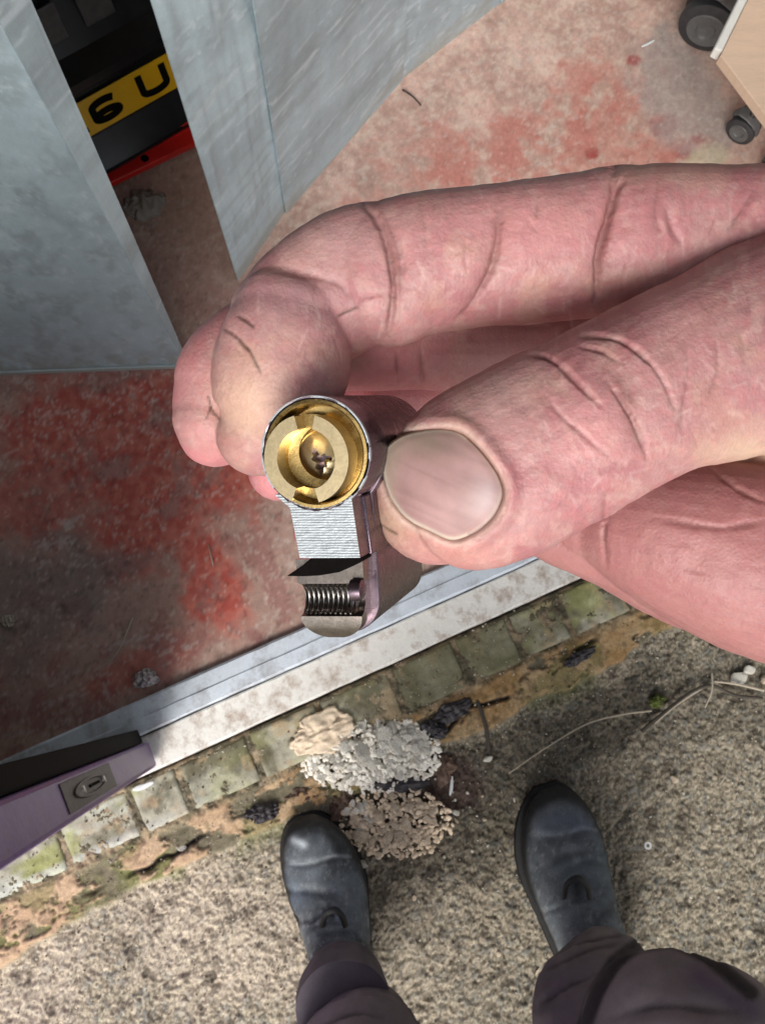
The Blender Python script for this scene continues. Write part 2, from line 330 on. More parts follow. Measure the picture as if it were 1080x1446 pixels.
def ground_c(s, t, z):
    e, band, fl, cr = g_parts(s, t)
    (w1, w2, idn), (b1, b2, i2) = aggr(s, t)
    n = fbm(s*9, t*9, 80, 5, .6); nf = fbm(s*160, t*160, 81, 3)
    c = mixc(np.zeros(s.shape+(3,))+[.20, .165, .125], [.50, .43, .335], sst(.25, .85, nf*.5+i2*.6))
    big = (idn > .45)*sst(.02, .14, w2-w1); pal = mixc(mixc(np.zeros_like(c)+[.30, .24, .18], [.55, .46, .36], (idn*7.7) % 1), [.26, .25, .23], ((idn*31.3) % 1) > .6)
    c = c*(1-.75*big[..., None])+pal*.75*big[..., None]
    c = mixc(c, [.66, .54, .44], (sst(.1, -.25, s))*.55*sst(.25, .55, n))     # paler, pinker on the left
    c = mixc(c, [.55, .5, .42], (i2 > .95)*.8*(b1 < .35))
    c = mixc(c, [.10, .08, .06], sst(.16, .03, np.where(idn > .45, w2-w1, b2-b1))*.45)
    c = mixc(c, [.06, .045, .035], sst(.60, .68, fbm(s*70, t*70, 95, 4, .6))*.6)
    damp = np.maximum(blob(s, t, 650, 1150, .13, .09, 12, .6), blob(s, t, 800, 1050, .18, .05, 13, .6))
    c = mixc(c, c*.42+np.array([.008, .006, .004]), damp*.9)
    c = mixc(c, c*.5, sst(.5, .62, fbm(s*7, t*7, 83, 5, .65))*.55*sst(0, .25, s))
    ob = mixc(np.zeros_like(c)+[.46, .27, .12], [.55, .38, .22], sst(.3, .7, fbm(s*25, t*40, 84, 4)))
    ob = mixc(ob, [.52, .36, .26], sst(0, -.3, s)*.7)
    dk = mixc(np.zeros_like(c)+[.13, .115, .075], [.24, .2, .14], nf)
    ob = mixc(ob, ob*.45, sst(.55, .66, fbm(s*75, t*75, 96, 4, .65))*.7); dk = mixc(dk, [.20, .20, .06], sst(.5, .65, fbm(s*12, t*12, 86, 4))*.6*sst(.0, -.3, s))
    bc = mixc(dk, ob, fl); bc = mixc(bc, [.02, .015, .012], cr)
    c = c*(1-band[..., None])+bc*band[..., None]
    moss = sst(.52, .6, fbm(s*16, t*16, 87, 4))*sst(e+.03, e, t)*sst(.11, .13, t)
    c = mixc(c, [.13, .15, .04], moss*.45)
    fillc = mixc(np.zeros_like(c)+[.12, .10, .065], [.36, .27, .18], sst(.45, .62, fbm(s*60, t*60, 92, 4))); c = mixc(c, fillc*1., sst(.135, .12, t)*.9)
    c = mixc(c, [.09, .05, .045], blob(s, t, 640, 1110, .05, .045, 15, .5)*.75)
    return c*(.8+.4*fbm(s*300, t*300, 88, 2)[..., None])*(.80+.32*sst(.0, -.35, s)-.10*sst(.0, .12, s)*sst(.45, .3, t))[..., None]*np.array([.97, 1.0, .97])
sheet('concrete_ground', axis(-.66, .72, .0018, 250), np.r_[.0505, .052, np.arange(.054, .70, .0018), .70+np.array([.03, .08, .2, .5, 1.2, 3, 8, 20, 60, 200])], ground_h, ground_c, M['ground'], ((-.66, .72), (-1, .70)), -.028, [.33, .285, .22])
g = MB(); g.box((-200, -200, -.09), (200, 200, -.07), T); tag(g.build('outer_ground', M['plainground']), kind='structure')

# doorway threshold: aluminium strip, white sill
def rail(name, s0, s1, prof, m, label, cat):
    ss = np.linspace(s0, s1, 160); n = len(prof)
    V = []
    for s in ss:
        for k, (t, z) in enumerate(prof): V.append(T(s, t+.0006*(vn(np.array(s*40.), np.array(k*3.), 5)-.5)*2, z+.0005*(vn(np.array(s*30.), np.array(k*2.), 6)-.5)))
    f = [(i*n+j, (i+1)*n+j, (i+1)*n+j+1, i*n+j+1) for i in range(len(ss)-1) for j in range(n-1)]
    f += [tuple(range(n)), tuple(range((len(ss)-1)*n, len(ss)*n))[::-1]]
    return tag(mk(name, V, f, m, None, True, None, 30), label, cat)
rail('metal_strip', -1.4, 1.6, [(-.047, -.03), (-.046, .010), (-.043, .013), (-.024, .014), (-.022, .016), (-.004, .016), (-.001, .013), (-.001, -.03)], M['alu'],
     'bluish aluminium strip with a grimy edge along the garage doorway', 'threshold strip')
rail('white_sill', -1.4, 1.6, [(.001, -.03), (.001, .008), (.003, .0095), (.046, .007), (.049, .004), (.0495, -.03)], M['sill'],
     'dirty white painted sill running beside the aluminium strip', 'sill')

# course of mossy blocks outside the sill
edging = empty('block_edging', T(0, .09, -.02)); tag(edging, kind='structure')
js = [-.99, -.88, -.77, -.655, -.545, -.44, -.338, -.268, -.165, -.06, .05, .15, .235, .315, .41, .51, .61, .72, .83, .94]
for a, b in zip(js[:-1], js[1:]):
    w = b-a-.0035; d = .068+random.uniform(-.002, .003); n, m_ = int(w/.0026), 26
    u, v = np.meshgrid(np.linspace(-1, 1, n), np.linspace(-1, 1, m_), indexing='ij')
    ss = (a+b)/2+u*w/2; tt = .0885+v*d/2+.003*(fbm(ss*20, tt0 := ss*0, 5)-.5)
    ed = np.maximum(np.abs(u)*w/2-(w/2-.006), 0)**2+np.maximum(np.abs(v)*d/2-(d/2-.006), 0)**2
    z = -.0105-np.sqrt(ed)*.75+.010*(fbm(ss*26, tt*26, 8, 6, .62)-.5)+.003*(fbm(ss*120, tt*120, 9, 3)-.5)+random.uniform(-.0012, .0012)
    z = np.where((np.abs(u) > .999) | (np.abs(v) > .999), -.04, z)
    nn = fbm(ss*18, tt*18, 30, 5, .65); lft = sst(-.15, -.45, ss)
    c = mixc(np.zeros(ss.shape+(3,))+[.15, .14, .09], [.40, .38, .30], sst(.33, .66, nn)); nq = fbm(ss*55, tt*55, 37, 5, .65); c = mixc(c, [.10, .085, .05], sst(.52, .66, nq)*.6); c = mixc(c, [.45, .33, .2], sst(.58, .66, fbm(ss*35+9, tt*35, 38, 5, .65))*.6)
    c = mixc(c, [.13, .125, .07], sst(.0, .12, ss)*sst(.32, .2, ss)*.8)
    c = mixc(c, [.52, .54, .46], lft*sst(.4, .6, fbm(ss*9, tt*30, 31, 4))*.8)
    c = mixc(c, [.34, .36, .12], sst(.50, .68, fbm(ss*14, tt*20, 32, 5, .65))*(.22+.5*lft+.3*sst(.28, .36, ss)))
    c = mixc(c, [.60, .62, .58], lft*sst(.012, .006, np.abs(tt-.117))*.6)
    c = mixc(c, [.10, .10, .05], sst(.35, 1, np.sqrt(ed)/.006)*.5)
    V = T(0, 0)+ss[..., None]*TU+tt[..., None]*TV; V[..., 2] = z
    mk('block', V.reshape(-1, 3), gridf(n, m_)[:, ::-1], M['block'], edging, True, c.reshape(-1, 3))

# ------------------------------------------------------------------ garage structure
g = MB(); g.box((-1.55, -3.2, -.02), (-1.42, .05, 2.5), T); tag(g.build('side_wall', M['wall']), 'rough grey left wall of the garage', 'wall')
g = MB(); g.box((2.2, -3.35, -.02), (2.33, .05, 2.5), T); tag(g.build('side_wall', M['wall']), 'rough grey right wall of the garage behind the beech board', 'wall')
g = MB(); g.box((-1.55, -3.35, -.02), (2.2, -3.2, 2.5), T); tag(g.build('back_wall', M['wall']), 'rough grey back wall of the garage', 'wall')

g = MB(); g.box((-1.55, -3.35, 2.5), (2.2, -.06, 2.56), T); tag(g.build('garage_roof', M['wall']), 'flat grey garage roof above the painted floor', 'roof')
# closed leaf of the purple door: its meeting edge faces the camera
leaf = empty('garage_door', T(-.285, .02, .02)); tag(leaf, 'closed purple door leaf with a black inner lining and latch plate in its edge', 'door')
_ls, _lt = st(0, 1180, .78); LS, LT = (_ls+.284)/.78, (_lt-.0275)/.78
T0 = T
def T(s, t, z=0.0): return T0(s+LS*max(z-.02, 0), t+LT*max(z-.02, 0), z)      # the leaf hangs a little out of plumb
g = MB(); g.box((-1.40, .010, .018), (-.284, .0445, 1.18), T); g.build('door_leaf', M['purple'], leaf, bevel=.004)
g = MB(); g.box((-1.40, -.010, .02), (-.290, .009, 1.18), T); g.build('door_lining', M['blackp'], leaf, bevel=.002)
def on_edge(px, py, s=-.284):
    nn = np.cross(T(s, .1, 0)-T(s, 0, 0), T(s, 0, 1)-T(s, 0, .02)); p0 = T(s, 0, .02)
    d = R@np.array([(px-540)/F, -(py-723)/F, -1.0]); k = ((p0-CAM)@nn)/(d@nn); q = CAM+d*k; return (q-TO)@TV-LT*(q[2]-.02), q[2]
(t0, z0), (t1, z1) = on_edge(88, 1126), on_edge(160, 1096)
zc = (z0+z1)/2; zl = abs(z1-z0)/2*.98
E_ = lambda x, y, z: T(-.284+z, (t0+t1)/2+x, zc+y)
g = MB(); hw = .0115
g.prism([(-hw, -zl), (hw, -zl), (hw, zl), (-hw, zl)], 0, .0012, E_); pl = g.build('latch_plate', M['mech'], leaf, bevel=.0008)
g = MB()
th = np.linspace(0, 2*np.pi, 20, endpoint=False)
rim = lambda cx, cy, rx, ry, z0_, z1_: [g.add([E_(cx+rx*k*math.cos(a), cy+ry*k*math.sin(a), zz) for k, zz in ((1, z0_), (1, z1_), (.72, z1_), (.65, z0_)) for a in th],
    [(i*20+j, i*20+(j+1) % 20, (i+1)*20+(j+1) % 20, (i+1)*20+j) for i in range(3) for j in range(20)])]
rim(0, 0, .0075, zl*.72, .0013, .0030); g.build('latch_rim', M['mech'], pl, smooth=True)
for q in (-.45, .42):
    g = MB(); g.lathe([(.0001, .0038), (.003, .0034), (.0042, .002), (.0044, .0013)], lambda x, y, z: E_(x, q*zl+y*1.3, z), 20); g.build('latch_stud', M['steel'], pl, smooth=True)
g = MB(); g.box((-.0012, -zl*.25, .0013), (.0012, zl*.15, .0026), E_); g.build('latch_slot', M['void'], pl)

T = T0
# galvanised panels
cabinet = empty('steel_cabinet', P(265, 515)); tag(cabinet, 'scuffed galvanised steel box with a bright folded corner at the left', 'metal box')
A0, A1 = P(262, 517), P(-210, 535); ua = nrm(A1-A0); na = np.array([ua[1], -ua[0], 0]); na = na if na[1] > 0 else -na
def lean(base, pxt, pyt, z): return P(pxt, pyt, z)-base
ZT = .80
la = lean(A0, -14, 5, .60)*(ZT/.60)
def Af(x, y, z):                                  # along face, into depth, height fraction
    return A0+ua*x+na*y+la*(z/ZT)
def galv_col(o, seed, blue=.5):
    v = np.empty(len(o.data.vertices)*3); o.data.vertices.foreach_get('co', v); v = v.reshape(-1, 3); h = v[:, 0]*.8-v[:, 1]*.5+seed*3.1; z = v[:, 2]
    a = fbm(h*9+z*6, z*5-h*3, seed, 5, .6); b = fbm(h*60, z*34, seed+3, 5, .68); q = fbm(h*14+z*9, z*2.2, seed+5, 4)
    c = np.zeros((len(v), 3))+[.46, .51, .535]; c = mixc(c, [.60, .68, .71], sst(.35, .65, a)); c = mixc(c, [.66, .74, .77], sst(.50, .75, q)*blue*.6)
    c = mixc(c, [.33, .34, .34], sst(.48, .66, b)*.35); c = mixc(c, [.76, .80, .82], sst(.62, .72, fbm(h*150, z*90, seed+8, 4, .65))*.6)
    for k in range(4):
        sc = np.abs(fbm(h*(5+k)+z*(3-2*k), z*(6+k)-h*(4-3*k), seed+20+k, 3)-.5); c = mixc(c, [.80, .84, .86], (1-sst(.0006, .003, sc))*.4*(b > .5))
    c = mixc(c, [.50, .47, .42], sst(.06, .0, z)*.8*sst(.4, .55, b))*np.array([.76, .84, .88])
    me_ = o.data; ca = me_.color_attributes.new('Col', 'FLOAT_COLOR', 'POINT'); ca.data.foreach_set('color', np.c_[c, np.ones(len(c))].astype(np.float32).ravel()); return o
def sheetgrid(p00, p10, p01, p11, thick, nrm_, nu=170, nv=220, dent=.0015, seed=1, seams=()):
    u, v = np.meshgrid(np.linspace(0, 1, nu), np.linspace(0, 1, nv), indexing='ij')
    V = ((1-u)*(1-v))[..., None]*p00+(u*(1-v))[..., None]*p10+((1-u)*v)[..., None]*p01+(u*v)[..., None]*p11
    d = dent*(fbm(u*4, v*5, seed, 3)-.5)*2*np.clip(np.minimum.reduce([u, 1-u, v, 1-v])*12, 0, 1)
    V = V+d[..., None]*nrm_
    A = V.reshape(-1, 3); B = A-nrm_*thick; f = gridf(nu, nv); n = len(A); F2 = np.vstack([f, f[:, ::-1]+n]).tolist()
    idx = np.arange(n).reshape(nu, nv); loop = list(idx[:, 0])+list(idx[-1, 1:])+list(idx[-2::-1, -1])+list(idx[0, -2:0:-1])
    F2 += [(loop[i], loop[(i+1) % len(loop)], loop[(i+1) % len(loop)]+n, loop[i]+n) for i in range(len(loop))]
    return np.vstack([A, B]), [tuple(int(k) for k in q) for q in F2]
g = MB(); v, f = sheetgrid(Af(0, 0, 0), Af(.52, 0, 0), Af(0, 0, ZT), Af(.52, 0, ZT), .002, -na, seed=3, dent=.004); g.add(v, f)
galv_col(g.build('front_sheet', M['galv'], cabinet, smooth=True), 31, .8)
g = MB(); v, f = sheetgrid(Af(-.001, .001, 0), Af(-.002, .012, 0), Af(-.001, .001, ZT), Af(-.032, .035, ZT), .002, -ua, seed=5, dent=.0005); g.add(v, f)
galv_col(g.build('side_sheet', M['galv'], cabinet, smooth=True), 47, .1)
g = MB(); g.box((0, .003, ZT-.004), (.52, .06, ZT-.001), Af); galv_col(g.build('top_sheet', M['galv'], cabinet), 5)
g = MB(); g.box((0, -.004, .0), (.52, -.0005, .008), Af); galv_col(g.build('bottom_flange', M['galv'], cabinet, bevel=.001), 7)

panel = empty('steel_partition', P(360, 370)); tag(panel, 'tall galvanised partition of overlapping creased sheets standing on the red floor', 'metal panel')
bp = [P(337, 397), P(402, 300), P(560, 118), P(705, 5), P(830, -110)]
lb_ = lean(bp[0], 216, 6, .50)*(ZT/.50); lb_[2] = 0; lc_ = lean(bp[1], 355, 5, .42)*(ZT/.42); lc_[2] = 0
lp = [lb_, lc_, lc_, lc_, lc_]
for i in range(4):
    a, b = bp[i], bp[i+1]; d = nrm(b-a); nn = np.array([d[1], -d[0], 0])
    off = nn*(.0035*(i % 2))
    up = np.array([0, 0, ZT])
    g = MB(); v, f = sheetgrid(a+off, b+off+d*.012, a+up+lp[i]+off, b+up+lp[i+1]+off+d*.012, .0018, nn, seed=20+i, dent=.005); g.add(v, f)
    galv_col(g.build('steel_sheet', M['galv'], panel, smooth=True), 60+i*9, .6)

# vehicle tail with yellow plate behind the panels
car = empty('vehicle_tail', P(180, 200)); tag(car, 'black vehicle tail with a yellow number plate between the steel panels', 'vehicle')
q0, q1 = P(123, 194, .10), P(252, 121, .10); uc = nrm(q1-q0)*1.0; uc[2] = 0; uc = nrm(uc); vc = np.array([-uc[1], uc[0], 0])
wv = nrm(np.array([0, 0, 1.])+vc*.35)
Lp = np.linalg.norm(q1-q0)
def Pl(x, y, z): return q0+uc*x+wv*y-nrm(np.cross(uc, wv))*(-z)*(-1)
npl = nrm(np.cross(uc, wv)); npl = npl if npl[1] < 0 else -npl
def Pl(x, y, z): return q0+uc*x+wv*y+npl*z
# plate height from the photo's top-left corner
def hit(px, py):
    d = R@np.array([(px-540)/F, -(py-723)/F, -1.0]); k = ((q0-CAM)@npl)/(d@npl); q = CAM+d*k-q0; return q@uc, q@wv
x_a, ph = hit(99, 149); x_b, ph2 = hit(239, 73); ph = (ph+ph2)/2
g = MB(); g.prism([(-.35, 0), (Lp+.08, 0), (Lp+.08, ph), (-.35, ph)], 0, .003, Pl); g.build('number_plate', M['yellow'], car, bevel=.001)
def ribbon(pts, w, z=.0034, closed=False):
    pts = np.array(pts, float); n = len(pts); d = np.gradient(pts, axis=0)
    if closed: d = np.roll(pts, -1, 0)-np.roll(pts, 1, 0)
    d /= np.linalg.norm(d, axis=1)[:, None]; nn = np.c_[-d[:, 1], d[:, 0]]*w/2
    g = MB(); v = [Pl(*p, z_) for z_ in (.003, z) for p in np.vstack([pts+nn, pts-nn])]
    f = []
    for i in range(n if closed else n-1):
        j = (i+1) % n; f += [(2*n+i, 2*n+j, 3*n+j, 3*n+i), (i, j, 2*n+j, 2*n+i), (n+i, n+j, 3*n+j, 3*n+i)]
    return g.add(v, f)
ch = ph*.72; cy0 = ph*.14
def charx(px, py): return hit(px, py)[0]
def arc(cx, cy, rx, ry, a0, a1, n=18): return [(cx+rx*math.cos(math.radians(a)), cy+ry*math.sin(math.radians(a))) for a in np.linspace(a0, a1, n)]
x6, xu, xl = charx(148, 150), charx(216, 115), charx(108, 174); sw = ch*.27; hwc = (charx(237, 104)-charx(195, 125))/2
six = arc(x6, cy0+ch*.30, hwc, ch*.24, 165, -195, 26)
g = ribbon(arc(x6, cy0+ch*.29, hwc-sw/2, ch*.29-sw/2, 0, 360, 28)[:-1], sw, closed=True); g.build('plate_digit', M['blackp'], car)
g = ribbon([(x6-hwc+sw/2, cy0+ch*.29), (x6-hwc+sw/2, cy0+ch*.68)]+arc(x6, cy0+ch*.70, hwc-sw/2, ch*.30-sw/2, 180, 35, 16), sw, z=.0038); g.build('plate_digit', M['blackp'], car)
g = ribbon([(xu-hwc+sw/2, cy0+ch), (xu-hwc+sw/2, cy0+ch*.32)]+arc(xu, cy0+ch*.30, hwc-sw/2, ch*.30-sw/2, 180, 360, 18)+[(xu+hwc-sw/2, cy0+ch*.32), (xu+hwc-sw/2, cy0+ch)], sw)
g.build('plate_letter', M['blackp'], car)
xl = charx(123, 178); g = ribbon([(xl-hwc*1.8, cy0+sw*.4), (xl-hwc*.9, cy0+sw*.4), (xl, cy0+sw*.4)], sw*.8); g.build('plate_letter', M['blackp'], car)
# bumper: lofted profile along uc
prof = [(-.05, .02), (-.055, .018), (-.03, .012), (-.008, -.004), (ph+.006, -.004), (ph+.016, .010), (ph+.03, .012), (ph+.05, -.02), (ph+.12, -.05), (ph+.26, -.06), (ph+.30, -.10), (ph+.6, -.14)]
V = []; xs = np.linspace(-.6, .7, 40)
for x in xs:
    for y, z in prof: V.append(Pl(x, y, z-.06*((x-.05)/.6)**2))
n = len(prof); f = [(i*n+j, (i+1)*n+j, (i+1)*n+j+1, i*n+j+1) for i in range(39) for j in range(n-1)]
mk('bumper', V, f, M['carblack'], car, True, None, 30)
g = MB()
for x in (.0, .07, .15): g.prism([(x, ph+.07), (x+.045, ph+.07), (x+.045, ph+.12), (x, ph+.12)], -.02, -.004-.02, Pl)
g.build('bumper_grille', M['greyplas'], car, bevel=.003)
redbar = MB()
r0, r1 = P(152, 268, .03), P(280, 207, .03); ur = nrm(r1-r0); vr = np.array([-ur[1], ur[0], 0])
Rf = lambda x, y, z: r0+ur*x+vr*y+np.array([0, 0, z])
redbar.box((-.3, 0, -.0), (.4, .028, .012), Rf); redbar.box((-.3, .022, .01), (.4, .028, .03), Rf)
rb = redbar.build('red_bar', M['red'], None, bevel=.002); tag(rb, 'glossy red metal bar lying on the floor below the number plate', 'metal bar')
x_, y_ = (P(206, 226, .042)-r0)@ur, .012
g = MB(); g.lathe([(.0001, .0127), (.006, .0125), (.006, .011)], lambda x, y, z: Rf(x_+x, y_+y, z), 18); o = g.build('bolt_hole', M['void'], rb)
o.matrix_parent_inverse = Matrix.Identity(4)

# castors and cabinet corner, top right
def castor(px, py, ang, r, label):
    b = P(px, py); e = empty('castor', b); tag(e, label, 'castor wheel', 'castors under the beech cabinet')
    ca, sa = math.cos(ang), math.sin(ang)
    fr = lambda x, y, z: b+np.array([ca*z-sa*x, sa*z+ca*x, r+y])       # lathe axis horizontal
    for s_ in (-1, 1):
        g = MB(); o_ = s_*r*.38; w = r*.27
        g.lathe([(r*.35, o_-w), (r*.80, o_-w), (r*.97, o_-w*.6), (r, o_), (r*.97, o_+w*.6), (r*.80, o_+w), (r*.35, o_+w), (r*.35, o_-w)], fr, 40); g.build('wheel', M['rubber'], e, smooth=True)
        g = MB(); g.lathe([(.0001, o_+s_*w*.7), (r*.30, o_+s_*w*.8), (r*.36, o_+s_*w*1.05), (r*.62, o_+s_*w*1.15), (r*.7, o_+s_*w*.9)], fr, 32); g.build('hub', M['greyplas'], e, smooth=True)
    g = MB(); v, f = sweep([fr(-r*.9, r*.3, 0), fr(-r*.5, r*.95, 0), fr(r*.1, r*1.22, 0), fr(r*.7, r*1.15, 0), fr(r*.95, r*.7, 0)], [r*.3, r*.5, r*.55, r*.5, r*.3], [r*.12]*5, (0, 0, 1.), 16)
    g.add(v, f); g.build('hood', M['greyplas'], e, smooth=True)
    g = MB(); g.tube([fr(0, r*1.1, 0), fr(0, r*2.6, 0)], r*.22, 14); g.build('spindle', M['steel'], e, smooth=True)
castor(988, 52, 1.15, .047, 'black twin castor wheel at the top edge of the photo')
castor(1040, 192, .9, .024, 'small grey castor near the hand under the beech board')
castor(1083, 244, 1.2, .018, 'small black castor foot cut by the right edge of the photo')
unit = empty('cabinet_board', P(1080, 90, .28)); tag(unit, 'pale beech board corner with white edging above the castors', 'board')
k0 = P(1017, 78, .28); ka = P(1060, -10, .28); kb = P(1082, 165, .28)
e1, e2 = nrm(ka-k0), nrm(kb-k0)
g = MB(); a = k0; g.prism([(0, 0), (.5, 0), (.5, .5), (0, .5)], -.016, .0, lambda x, y, z: a+e1*x+e2*y+np.array([0, 0, z])); g.build('board', M['laminate'], unit, bevel=.001)
g = MB(); o_ = -nrm(e2-e1*np.dot(e1, e2))*.0125
g.prism([(.008, 0), (.5, 0), (.5, .010), (.008, .010)], -.02, -.002, lambda x, y, z: a+e1*x+o_*.9*(y/.010)-0*e2+np.array([0, 0, z])); g.build('edging_strip', M['whiteedge'], unit, bevel=.002)

# ------------------------------------------------------------------ loose things on the ground
def stone_mesh(seed, flat=.7):
    bm = bmesh.new(); bmesh.ops.create_icosphere(bm, subdivisions=2, radius=1)
    r = np.random.default_rng(seed); pl_ = [(nrm(r.normal(size=3)), r.uniform(.35, .8)) for _ in range(8)]; el = r.uniform(.7, 1.35, 3)
    for v in bm.verts:
        p = np.array(v.co)
        for n_, d_ in pl_:
            k = p@n_-d_
            if k > 0: p = p-n_*k*.85
        p *= 1+r.uniform(-.07, .07); p = p*el; p[2] *= flat; v.co = p
    me = bpy.data.meshes.new('stone_chip'); bm.to_mesh(me); bm.free()
    me.polygons.foreach_set('use_smooth', [True]*len(me.polygons)); me.set_sharp_from_angle(angle=math.radians(14)); return me
SM = [stone_mesh(i) for i in range(10)]; SP = [stone_mesh(i+50) for i in range(8)]
for m_ in SM: m_.materials.append(M['stone'])
for m_ in SP: m_.materials.append(M['peach'])
def chip(me, p, r, label, cat, group, name='stone_chip', sc=None):
    o = bpy.data.objects.new(name, me); COL.objects.link(o); o.location = p
    o.scale = sc or (r*random.uniform(.8, 1.4), r*random.uniform(.7, 1.1), r*random.uniform(.6, 1)); o.rotation_euler = (random.uniform(-.5, .5), random.uniform(-.5, .5), random.uniform(0, 6.3))
    return tag(o, label, cat, group)
def heap(cx, cy, rx, ry, n, meshes, top, label, group, rmin, rmax, ang=-.1):
    for i in range(n):
        a = random.uniform(0, 6.283); q = math.sqrt(random.random())
        x = rx*q*math.cos(a); y = ry*q*math.sin(a); X = cx+x*math.cos(ang)-y*math.sin(ang); Y = cy+x*math.sin(ang)+y*math.cos(ang)
        z = -.016+top*(1-q*q)*random.uniform(.5, 1)
        chip(random.choice(meshes), P(X, Y, z), random.uniform(rmin, rmax), label, 'stone', group)
heap(518, 1064, 88, 44, 135, SM, .018, 'white angular stone chip in the big heap between sill and boots', 'white chippings in the big heap', .0040, .0088)
heap(522, 1058, 82, 38, 26, SM, .020, 'large white flake lying on top of the big heap of chippings', 'large white flakes on the big heap', .009, .0135)
heap(560, 1162, 64, 38, 62, SP, .010, 'peach coloured stone chip in the small heap beside the left boot', 'peach chippings in the small heap', .0040, .0100)
heap(505, 1152, 18, 22, 14, SM, .012, 'white stone chip at the boot side of the peach heap', 'white chips beside the peach heap', .005, .010)
for i in range(80):
    x, y = random.uniform(20, 1060), random.uniform(1090, 1440)
    if random.random() < .5: x, y = random.gauss(590, 80), random.gauss(1130, 70)
    s_, t_ = st(x, y)
    if t_ < .06: continue
    chip(random.choice(SM+SP), P(x, y, -.026 if t_ > .13 else -.012), random.choice([.0016, .002, .0025, .0035]), 'tiny pale stone chip scattered on the rough concrete', 'stone', 'tiny chips scattered on the concrete')
def crumbs(cx, cy, rx, ry, n, top, rmin, rmax, meshes, m, label):
    b = MB()
    for i in range(n):
        a = random.uniform(0, 6.283); q = math.sqrt(random.random())*1.12; me_ = random.choice(meshes); V = np.array([v_.co for v_ in me_.vertices])*random.uniform(rmin, rmax)
        V = V@np.array(Matrix.Rotation(random.uniform(0, 6.3), 3, 'Z')@Matrix.Rotation(random.uniform(-1, 1), 3, 'X')).T
        b.add(V+P(cx+rx*q*math.cos(a), cy+ry*q*math.sin(a), -.017+top*max(0, 1-q*q)*random.uniform(.3, 1.1)), [tuple(p_.vertices) for p_ in me_.polygons])
    tag(b.build('stone_crumbs', m), label, 'crumbs', kind='stuff')
crumbs(518, 1064, 94, 50, 1150, .019, .0010, .0055, SM, M['stonecrumb'], 'white crumbs filling the big heap of chippings')
crumbs(560, 1162, 72, 44, 600, .009, .0010, .0050, SP, M['peachcrumb'], 'peach crumbs filling the small heap of chippings')
one = [(952, 1099, .009, SP, 'cream stone chip on bare concrete right of the right boot'), (1042, 958, .011, SM, 'pale grey wedge of stone below the palm'),
       (1057, 946, .010, SM, 'rounded cream pebble beside the grey wedge of stone'), (1079, 962, .010, SP, 'orange brown pebble cut by the right edge of the photo'),
       (688, 1072, .0065, SM, 'cream pebble at the foot of the dark curled stem'), (513, 1220, .006, SM, 'round white pebble beside the left boot'),
       (643, 1148, .006, SM, 'white pebble right of the peach heap'), (255, 1197, .006, SM, 'white pebble on the orange band left of the boots')]
for x, y, r, ms, lb in one: chip(ms[1], P(x, y, -.022 if st(x, y)[1] > .13 else -.012), r, lb, 'pebble', None, 'pebble')
for (x, y, w, l, a, lb) in [(637, 1109, .004, .011, 1.4, 'small white plastic sliver right of the stone heaps'), (203, 1110, .006, .012, .3, 'torn white flake on the mossy blocks beside the purple door'),
                            (915, 61, .0035, .011, .5, 'cream plastic plug lying on the garage floor near the black castor'), (612, 1011, .004, .007, 1.1, 'small white crumb above the white stone heap')]:
    z = .003 if y < 500 else (-.022 if st(x, y)[1] > .13 else -.008)
    o = chip(SM[3], P(x, y, z), 1, lb, 'fragment', None, 'white_fragment', (l, w, .003)); o.data = SM[3].copy(); o.data.materials[0] = M['white']; o.rotation_euler = (0, 0, a)
# broad broken flake at the heap
def crumple(name, px, py, w, l, ang, m, label, cat, seed, z=-.012, amp=.006, k=3.0):
    n = 26; u, v = np.meshgrid(np.linspace(-1, 1, n), np.linspace(-1, 1, n), indexing='ij')
    rr = 1+.35*(fbm(np.arctan2(v, u)*1.5+3, u*0, seed, 3)-.5)*2
    r_ = np.maximum(abs(u), abs(v))/np.maximum(np.hypot(u, v), 1e-6); x = u*r_*rr*w; y = v*r_*rr*l
    zz = amp*(fbm(u*k, v*k, seed, 4, .6)-.5)*2+amp*.6*np.abs(np.sin(u*6+seed))-amp*.8*np.hypot(u, v)**2
    b = P(px, py, z); ca, sa = math.cos(ang), math.sin(ang)
    V = np.stack([b[0]+x*ca-y*sa, b[1]+x*sa+y*ca, b[2]+zz+amp*.5], -1).reshape(-1, 3)
    o = mk(name, V, gridf(n, n), m); so_ = o.modifiers.new('s', 'SOLIDIFY'); so_.thickness = .0007; return tag(o, label, cat)
o = crumple('mortar_flake', 458, 1034, .046, .024, .30, M['peachcrumb'], 'broad beige flake of mortar at the back of the white heap', 'mortar flake', 21, z=-.004, amp=.006, k=5.5); o.modifiers[0].thickness = .006
crumple('dead_leaf', 640, 1003, .030, .013, .5, M['leaf'], 'black rotten crumpled leaf above the dark curled stem', 'leaf', 3)
crumple('dead_leaf', 612, 1030, .020, .012, -.3, M['leaf'], 'black wet leaf scrap at the right shoulder of the white heap', 'leaf', 4)
crumple('dead_leaf', 372, 1148, .024, .011, .25, M['leaf'], 'bluish black crumpled leaf just left of the left boot toe', 'leaf', 5)
crumple('dead_leaf', 815, 928, .026, .009, .45, M['leaf'], 'long dark leaf lying on the orange band', 'leaf', 6)
crumple('dead_leaf', 560, 1108, .045, .010, .05, M['leaf'], 'dark wet leaf between the white and peach heaps', 'leaf', 7, z=-.016)
crumple('dead_leaf', 482, 1135, .022, .016, .9, M['brownleaf'], 'brown leaf touching the left boot toe', 'leaf', 8, z=-.02)
crumple('dead_leaf', 425, 1125, .026, .012, .2, M['brownleaf'], 'brown leaf litter behind the left boot toe', 'leaf', 9, z=-.02)
